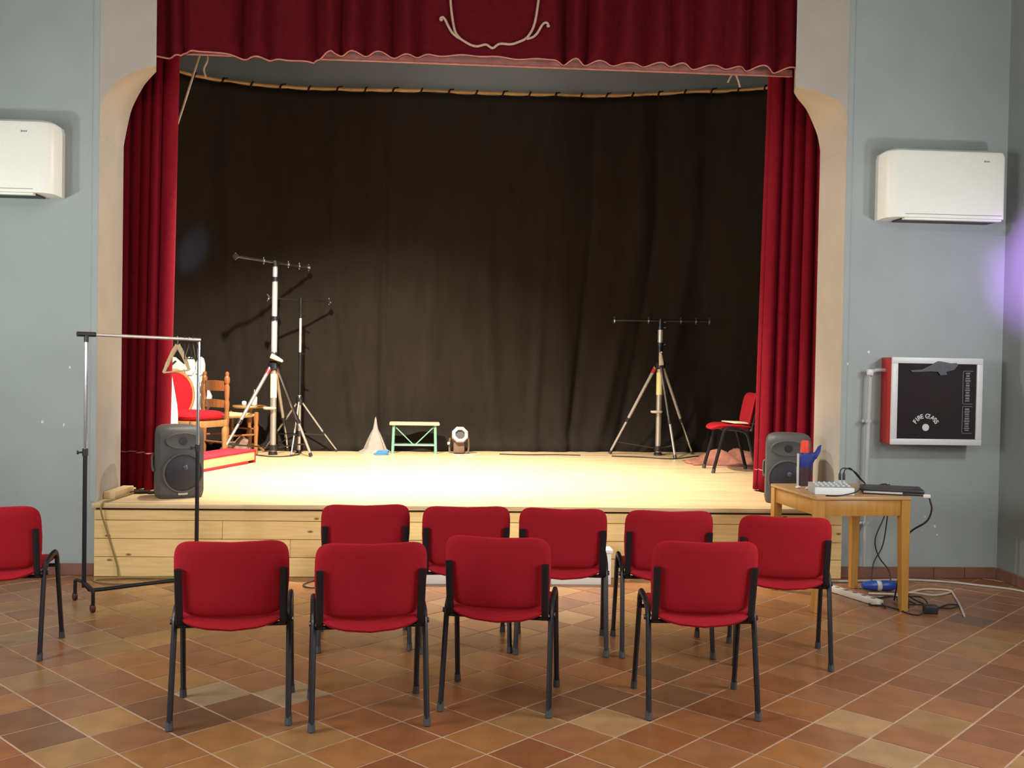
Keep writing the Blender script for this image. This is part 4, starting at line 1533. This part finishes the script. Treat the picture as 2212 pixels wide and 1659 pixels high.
sl = thing('step_stool', 'low stool with pale wooden top and mint green steel legs', 'stool', (-0.358, 11.50, ZS), 2)
obj('stool_top', bbox(-.285, .285, -.125, .125, .322, .352, .008), 'pale_wood', sl)
for sx in (-1, 1):
    for sy in (-1, 1):
        bm = new()
        tube(bm, [(sx * .245, sy * .105, .0), (sx * .235, sy * .085, .321)], .0165, 8)
        lg = obj('leg', bm, 'green_metal', sl)
bm = new()
for sy in (-1, 1):
    tube(bm, [(-.243, sy * .10, .095), (.243, sy * .10, .095)], .0095, 8)
    obj('cross_rail', bm, 'green_metal', sl) if False else None
obj('cross_rail', bm, 'green_metal', sl)
for sx in (-1, 1):
    bm = new()
    tube(bm, [(sx * .215, -.088, .30), (sx * .01, -.10, .10)], .0065, 6)
    obj('diagonal_brace', bm, 'green_metal', sl)
bm = new()
for sx in (-1, 1):
    tube(bm, [(sx * .24, -.095, .17), (sx * .24, .095, .17)], .009, 6)
obj('side_rail', bm, 'green_metal', sl)

# lantern lying on the deck with its pale ring towards the hall
lp = thing('floor_lantern', 'brown stage lantern with pale round front ring standing on the deck', 'stage lamp', (0.155, 11.45, ZS))
ctr = Vector((.01, -.06, .225))
dirv = Vector((.10, -.93, .34)).normalized()
mt = aim(ctr, ctr + dirv)
bm = new()
ringp = []
K = 8
for r, z in ((.06, .0), (.095, .0), (.10, .02), (.075, .03), (.06, .02)):
    pass
lathe(bm, [(.055, -.03), (.098, -.03), (.10, .0), (.092, .012), (.058, .012), (.055, -.03)], 8, mt @ Matrix.Rotation(R(22.5), 4, 'Z'))
bmesh.ops.remove_doubles(bm, verts=bm.verts[:], dist=1e-6)
obj('front_ring', bm, 'lamp_face', lp)
bm = new()
lathe(bm, [(0, -.025), (.057, -.025), (.057, -.015), (0, -.015)], 20, mt)
obj('lens', bm, 'black_plastic', lp)
bm = new()
lathe(bm, [(.09, -.032), (.092, -.10), (.075, -.22), (.05, -.25), (0, -.255)], 18, mt)
obj('lamp_body', bm, 'brown_metal', lp)
bm = new()
tube(bm, smooth_path([(-.105, -.01, .18), (-.11, 0, .08), (-.085, 0, .012), (.085, 0, .012), (.11, 0, .08), (.105, -.01, .18)], 5), .011, 8, squash=.5)
box(bm, (0, 0, .075), (.13, .10, .13), None, .02)
obj('yoke', bm, 'brown_metal', lp)
bm = new()
lathe(bm, [(0, 0), (.016, 0), (.018, .02), (0, .025)], 10, aim((-.11, -.02, .12), (-.2, -.06, .12)))
obj('knob', bm, 'silver', lp)

# cables lying along the foot of the backcloth
for k, (pts_, lab, mm) in enumerate([
    ([(.06, 11.35, 0), (.14, 11.22, 0), (.22, 11.26, 0), (.30, 11.22, 0), (.38, 11.3, 0)], 'pale cable curled in front of the brown stage lantern', 'white_cable'),
    ([(.62, 11.4, 0), (.9, 11.34, 0), (1.3, 11.40, 0), (1.55, 11.36, 0)], 'thin black cable on the deck right of the brown lantern', 'black_cable'),
    ([(1.9, 11.3, 0), (2.2, 11.22, 0), (2.55, 11.05, 0), (2.9, 11.4, 0), (3.1, 11.45, 0)], 'thin black cable around the feet of the right lighting stand', 'black_cable'),
    ([(-2.05, 10.95, 0), (-1.85, 10.78, 0), (-1.68, 10.86, 0), (-1.6, 11.1, 0)], 'thin black cable around the foot of the tallest stand', 'black_cable'),
]):
    bm = new()
    tube(bm, smooth_path([(x, y, ZS + .007) for x, y, z in pts_], 8), .006, 6)
    tag(obj('cable', bm, mm), lab, 'cable')

# russet blanket heap behind the stage chair
bm = new()
NX, NY = 40, 18
rr = random.Random(5)


def heap(t, s):
    x = -.42 + .84 * t
    y = -.26 + .52 * s
    e = max(0.0, math.sin(PI * t)) ** .5 * max(0.0, math.sin(PI * s)) ** .6
    hgt = (.05 + .085 * t + .045 * math.sin(t * 17 + s * 4) + .03 * math.sin(s * 13 + t * 9) + .02 * math.sin(t * 33 + s * 21)) * e
    hgt += .09 * math.exp(-((t - .93) / .12) ** 2) * e
    return Vector((x + .02 * math.sin(s * 9), y + .03 * math.sin(t * 8), max(.004, hgt) + .002))


g = sheet(bm, NX, NY, heap)
solid(tag(obj('blanket_heap', bm, 'blanket', smooth=70), 'rumpled russet blanket on the deck behind the red stage chair', 'blanket'), .008)
o = COL.objects['blanket_heap']
o.location = (3.03, 10.62, ZS)

# wooden offcut and cable at the left front corner of the stage
o = tag(obj('wood_block', box(new(), (0, 0, .027), (.085, .38, .054), None, .006), 'pale_wood'), 'pale wooden block on the left front corner of the stage', 'block')
o.location = (-2.425, 7.60, ZS)
o.rotation_euler = (0, 0, R(-3))
bm = new()
tube(bm, smooth_path([(-2.20, 7.86, ZS + .008), (-2.34, 7.74, ZS + .008), (-2.37, 7.5, ZS + .007), (-2.385, 7.30, ZS + .007), (-2.405, 7.200, ZS + .008), (-2.415, 7.183, .49), (-2.41, 7.190, .44), (-2.39, 7.208, .353), (-2.341, 7.210, .19), (-2.308, 7.210, .075), (-2.296, 7.20, .012), (-2.25, 7.17, .007), (-2.0, 7.185, .007), (-1.85, 7.19, .007)], 6), .006, 6)
tube(bm, smooth_path([(-1.86, 7.14, .007), (-2.2, 7.15, .007), (-2.39, 7.10, .007), (-2.40, 7.03, .007), (-2.27, 6.97, .007), (-2.085, 6.975, .007), (-1.86, 7.02, .007)], 6), .006, 6)
tag(obj('cable', bm, 'olive_cable'), 'thin olive cable running down the left end of the stage front', 'cable')
bm = new()
tube(bm, smooth_path([(-.84, 7.16, .006), (-.91, 7.08, .006), (-.965, 6.96, .006), (-.93, 6.87, .006), (-.85, 6.86, .006), (-.78, 6.92, .006)], 8), .005, 6)
tag(obj('cable', bm, 'black_cable'), 'thin dark cable loop on the tiles below the stage', 'cable')
bm = new()
for k in range(5):
    box(bm, (-.12 + .06 * k, .01 * math.sin(k), .008 + .003 * (k % 2)), (.09, .07, .014), Matrix.Rotation(R(20 * k), 3, 'Z'), .005)
o = tag(obj('dark_rag', bm, 'black_cloth'), 'dark rag lying below the left side curtain', 'cloth')
o.location = (-2.22, 7.74, ZS)

# ------------------------------------------------------------------ table on the right with equipment
TZ = .745
tb = thing('wooden_table', 'small yellow beech table in front of the right end of the stage', 'table', (2.650, 6.565, 0), 4.5)
obj('table_top', bbox(-.325, .325, -.365, .365, TZ - .022, TZ, .006), 'table_top', tb)
for sx in (-1, 1):
    for sy in (-1, 1):
        bm = new()
        v = []
        for z, hw in ((0.0, .024), (.60, .030), (TZ - .0225, .030)):
            v.append([bm.verts.new((sx * .292 + a * hw + sx * (.030 - hw), sy * .33 + b * hw + sy * (.030 - hw), z)) for a, b in ((-1, -1), (1, -1), (1, 1), (-1, 1))])
        for A, B in zip(v, v[1:]):
            for k in range(4):
                bm.faces.new((A[k], A[(k + 1) % 4], B[(k + 1) % 4], B[k]))
        bm.faces.new(v[0][::-1])
        bm.faces.new(v[-1])
        bmesh.ops.bevel(bm, geom=[e for e in bm.edges], offset=.003, segments=1, affect='EDGES')
        obj('leg', bm, 'table_wood', tb)
for sy in (-1, 1):
    obj('apron', bbox(-.262, .262, sy * .338 - .011, sy * .338 + .011, TZ - .125, TZ - .023, .002), 'table_wood', tb)
for sx in (-1, 1):
    obj('apron', bbox(sx * .300 - .011, sx * .300 + .011, -.30, .30, TZ - .125, TZ - .023, .002), 'table_wood', tb)

lt = thing('laptop', 'closed black laptop overhanging the right edge of the wooden table', 'laptop', (2.955, 6.42, TZ), -19)
obj('base', bbox(-.19, .19, -.13, .13, .001, .018, .005), 'laptop', lt)
obj('lid', bbox(-.19, .19, -.13, .13, .0185, .038, .006), 'laptop', lt)
obj('front_edge', bbox(-.185, .055, -.1335, -.1301, .009, .021, .001), 'silver', lt, 'pale strip along the front edge')
o = tag(obj('plug', bbox(-.022, .022, -.018, .018, -.002, .020, .004), 'white_plastic'), 'white plug at the right side of the laptop', 'plug')
o.location = (3.105, 6.235, TZ - .004)
o.rotation_euler = (0, 0, R(-19))
bm = new()
tube(bm, smooth_path([(3.118, 6.228, TZ - .004), (3.125, 6.225, TZ - .03), (3.140, 6.235, .66), (3.125, 6.27, .58), (3.06, 6.35, .50), (3.03, 6.40, .40), (3.035, 6.45, .2), (3.03, 6.50, .012)], 7), .006, 6)
tag(obj('cable', bm, 'black_cable'), 'black cable drooping from the white plug of the laptop', 'cable')

mx = thing('mixer', 'small white audio mixer on the near edge of the wooden table', 'mixer', (2.525, 6.375, TZ), -7)
obj('front_panel', bbox(-.125, .125, -.100, -.094, .002, .048, .002), 'mixer_white', mx)
bm = new()
v = [bm.verts.new(p) for p in ((-.123, -.093, .002), (.123, -.093, .002), (.123, .10, .002), (-.123, .10, .002), (-.123, -.093, .047), (.123, -.093, .047), (.123, .10, .062), (-.123, .10, .062))]
for fidx in ((0, 3, 2, 1), (4, 5, 6, 7), (0, 1, 5, 4), (1, 2, 6, 5), (2, 3, 7, 6), (3, 0, 4, 7)):
    bm.faces.new([v[q] for q in fidx])
obj('chassis', bm, 'mixer_grey', mx)
for r_ in range(3):
    for k in range(7):
        bm = new()
        yy = -.065 + r_ * .05
        lathe(bm, [(.0075, 0), (.007, .012), (.004, .014), (0, .014)], 8, Matrix.Translation((-.10 + .033 * k, yy, .049 + (yy + .093) * .078)))
        obj('knob', bm, 'knob_grey', mx)
for k, xx in enumerate((.085, .108)):
    bm = new()
    lathe(bm, [(.010, 0), (.010, .022), (.006, .024), (0, .024)], 10, Matrix.Translation((2.595 + .026 * k, 6.40, TZ + .062)))
    pj = thing('jack_plug', ('left' if k == 0 else 'right') + ' of the two dark jack plugs standing in the mixer', 'plug', (0, 0, 0), 0, 'jack plugs standing in the mixer')
    obj('ferrule', bm, 'silver', pj)
    bm = new()
    lathe(bm, [(.009, .025), (.009, .062), (.005, .072), (0, .072)], 10, Matrix.Translation((2.595 + .026 * k, 6.40, TZ + .062)))
    obj('sleeve', bm, 'black_plastic', pj)
    bm = new()
    tube(bm, smooth_path([(2.595 + .026 * k, 6.40, TZ + .132), (2.603 + .028 * k, 6.40, TZ + .155), (2.64 + .03 * k, 6.42, TZ + .162), (2.72, 6.46 + .02 * k, TZ + .135), (2.80, 6.54 + .02 * k, TZ + .075), (2.88, 6.66, TZ + .03), (2.88, 6.75, TZ + .008)], 6), .004, 6)
    obj('lead', bm, 'black_cable', pj)
bm = new()
tube(bm, smooth_path([(2.43, 6.215, TZ + .005), (2.50, 6.20, TZ + .006), (2.60, 6.215, TZ + .02), (2.66, 6.25, TZ + .035), (2.70, 6.33, TZ + .040), (2.74, 6.40, TZ + .02)], 6), .004, 6)
tag(obj('cable', bm, 'black_cable'), 'thin black lead crossing in front of the white mixer', 'cable')

cp = thing('dark_cup', 'dark maroon tumbler at the back of the wooden table', 'cup', (2.50, 6.80, TZ))
bm = new()
lathe(bm, [(0, 0), (.045, 0), (.047, .01), (.054, .13), (.051, .13), (.046, .012), (0, .012)], 22)
obj('cup_body', bm, 'maroon', cp)
bm = new()
tube(bm, [(-.052, -.02, .0), (-.054, -.022, .225)], .0085, 8)
o = tag(obj('pale_stick', bm, 'silver'), 'pale upright stick beside the dark tumbler', 'stick')
o.location = (2.50, 6.795, TZ)
bm = new()
K = 16
rings = []
for z, rx, ry, cx_ in ((.06, .034, .03, 0.0), (.13, .046, .038, .002), (.17, .058, .045, .010), (.205, .062, .045, .018), (.225, .045, .035, .02), (.23, .02, .02, .02)):
    rings.append([bm.verts.new((cx_ + rx * math.cos(2 * PI * k / K) * (1 + .08 * math.sin(k * 2.1)), ry * math.sin(2 * PI * k / K), z + .008 * math.sin(k * 1.9))) for k in range(K)])
for A, B in zip(rings, rings[1:]):
    for k in range(K):
        bm.faces.new((A[k], A[(k + 1) % K], B[(k + 1) % K], B[k]))
bm.faces.new(rings[0][::-1])
bm.faces.new(rings[-1])
prism(bm, [(.045, .16), (.085, .19), (.110, .24), (.116, .285), (.098, .272), (.078, .235), (.055, .225)], -.012, .010)
o = tag(obj('blue_cloth', bm, 'blue_cloth'), 'crumpled cobalt blue cloth stuffed into the dark tumbler', 'cloth')
o.location = (2.50, 6.80, TZ)
bm = new()
lathe(bm, [(0, .0), (.030, .0), (.031, .01), (.028, .075), (.024, .086), (.0, .088)], 18)
o = tag(obj('orange_cap', bm, 'orange_red'), 'bright orange-red cap on top of the blue cloth', 'cap')
o.location = (2.503, 6.80, TZ + .228)
for k, (x, y, lab) in enumerate([(2.395, 6.62, 'pale crumb of paper on the table, nearest the right stage speaker'), (2.44, 6.56, 'pale crumb of paper on the table, between speaker and tumbler'), (2.625, 6.72, 'pale reddish wad beside the dark tumbler')]):
    bm = new()
    bmesh.ops.create_icosphere(bm, subdivisions=2, radius=.018)
    for v in bm.verts:
        v.co *= 1 + .3 * math.sin(v.co.x * 190 + k) * math.sin(v.co.y * 170)
        v.co.z = v.co.z * .55 + .010
    o = tag(obj('paper_wad', bm, 'white_plastic' if k < 2 else 'pink_trim'), lab, 'paper')
    o.location = (x, y, TZ)

# cables, plugs and a power strip on the floor under the table
ps = thing('power_strip', 'white power strip on the tiles under the wooden table', 'power strip', (2.80, 6.60, 0), -70)
obj('strip_body', bbox(-.235, .235, -.03, .03, .002, .040, .006), 'white_plastic', ps)
for k in range(5):
    bm = new()
    lathe(bm, [(0, 0), (.018, 0), (.018, .0015), (0, .0015)], 14, Matrix.Translation((-.17 + .085 * k, 0, .0395)))
    obj('socket', bm, 'label_grey', ps)
ce = thing('power_connector', 'blue round industrial power connector lying behind the near table leg', 'connector', (3.08, 6.83, .038), 0)
mt = Matrix.Rotation(PI / 2, 4, 'Y')
for nm, prof_, mm in (('plug_half', [(.0, -.13), (.020, -.13), (.030, -.11), (.036, -.05), (.036, -.032)], 'blue_plastic'), ('collar', [(.034, -.031), (.038, -.025), (.038, -.003), (.034, .003)], 'silver'), ('socket_half', [(.034, .004), (.037, .02), (.037, .07), (.030, .095), (.022, .12), (0, .12)], 'blue_plastic')):
    bm = new()
    lathe(bm, prof_, 18, mt)
    obj(nm, bm, mm, ce)
bm = new()
tube(bm, smooth_path([(2.62, 7.14, .008), (2.9, 7.11, .008), (3.091, 7.13, .008), (3.336, 7.16, .008), (3.468, 7.165, .008), (3.696, 7.10, .008), (3.904, 6.97, .008), (4.10, 6.80, .008), (4.12, 6.5, .008)], 8), .0075, 6)
tag(obj('cable', bm, 'white_cable'), 'long white cable curving along the floor to the right wall', 'cable')
bm = new()
tube(bm, smooth_path([(2.95, 6.72, .008), (3.12, 6.70, .008), (3.234, 6.738, .008), (3.425, 6.856, .008), (3.583, 6.80, .008), (3.392, 6.66, .010), (3.25, 6.73, .012), (3.10, 6.64, .008), (2.97, 6.60, .008)], 8), .0065, 6)
tube(bm, smooth_path([(3.583, 6.80, .008), (3.52, 6.63, .008), (3.43, 6.40, .008), (3.301, 6.095, .008)], 8), .0065, 6)
tag(obj('cable', bm, 'white_cable'), 'white cable looped on the tiles right of the table leg', 'cable')
rr = random.Random(9)
tang = [
    ([(2.88, 6.30, 0), (2.92, 6.47, .02), (3.04, 6.60, .01), (3.10, 6.46, .02), (2.99, 6.25, 0), (2.88, 6.33, .01), (2.82, 6.40, 0), (2.90, 6.52, .01), (3.06, 6.54, .02), (3.14, 6.42, 0)], 'tangled black cable on the tiles left of the near table leg'),
    ([(3.126, 6.22, .02), (3.02, 6.13, 0), (2.96, 6.22, 0), (3.03, 6.35, .01), (3.17, 6.33, .02), (3.25, 6.58, .01), (3.15, 6.62, 0), (3.05, 6.50, .02), (3.00, 6.36, 0)], 'black cable looped around the near right table leg'),
    ([(3.17, 6.22, .02), (3.26, 6.33, .0), (3.36, 6.41, 0), (3.40, 6.36, .005), (3.30, 6.30, 0), (3.20, 6.42, .0), (3.18, 6.60, .01), (3.24, 6.74, 0)], 'thin black lead trailing right of the black adapter'),
    ([(2.99, 6.62, TZ + .006), (3.10, 6.78, TZ + .006), (3.18, 6.94, .72), (3.19, 6.98, .62), (3.17, 6.99, .5), (3.11, 7.0, .33), (3.15, 7.02, .2), (3.22, 7.0, .1), (3.21, 6.95, .01)], 'black cable hanging behind the right side of the table, left strand'),
    ([(2.93, 6.63, TZ + .006), (3.08, 6.82, TZ + .006), (3.18, 6.97, .72), (3.20, 7.0, .62), (3.20, 7.01, .48), (3.18, 7.03, .28), (3.12, 7.04, .15), (3.09, 7.0, .01)], 'black cable hanging behind the right side of the table, right strand'),
    ([(2.56, 7.10, .42), (2.60, 7.08, .30), (2.66, 7.10, .16), (2.72, 7.06, .06), (2.80, 7.02, .01), (2.66, 7.0, .01), (2.58, 7.04, .02), (2.70, 7.10, .03), (2.8, 7.1, .01)], 'thin dark cable coiled against the right end of the stage front'),
]
for pts_, lab in tang:
    bm = new()
    tube(bm, smooth_path([(x, y, z + .006) for x, y, z in pts_], 7), .005, 6)
    tag(obj('cable', bm, 'black_cable'), lab, 'cable')
o = tag(obj('power_adapter', box(new(), (0, 0, .027), (.085, .065, .052), None, .008), 'black_plastic'), 'black power adapter brick on the tiles right of the table leg', 'adapter')
o.location = (3.13, 6.20, 0)
o.rotation_euler = (0, 0, R(-14))
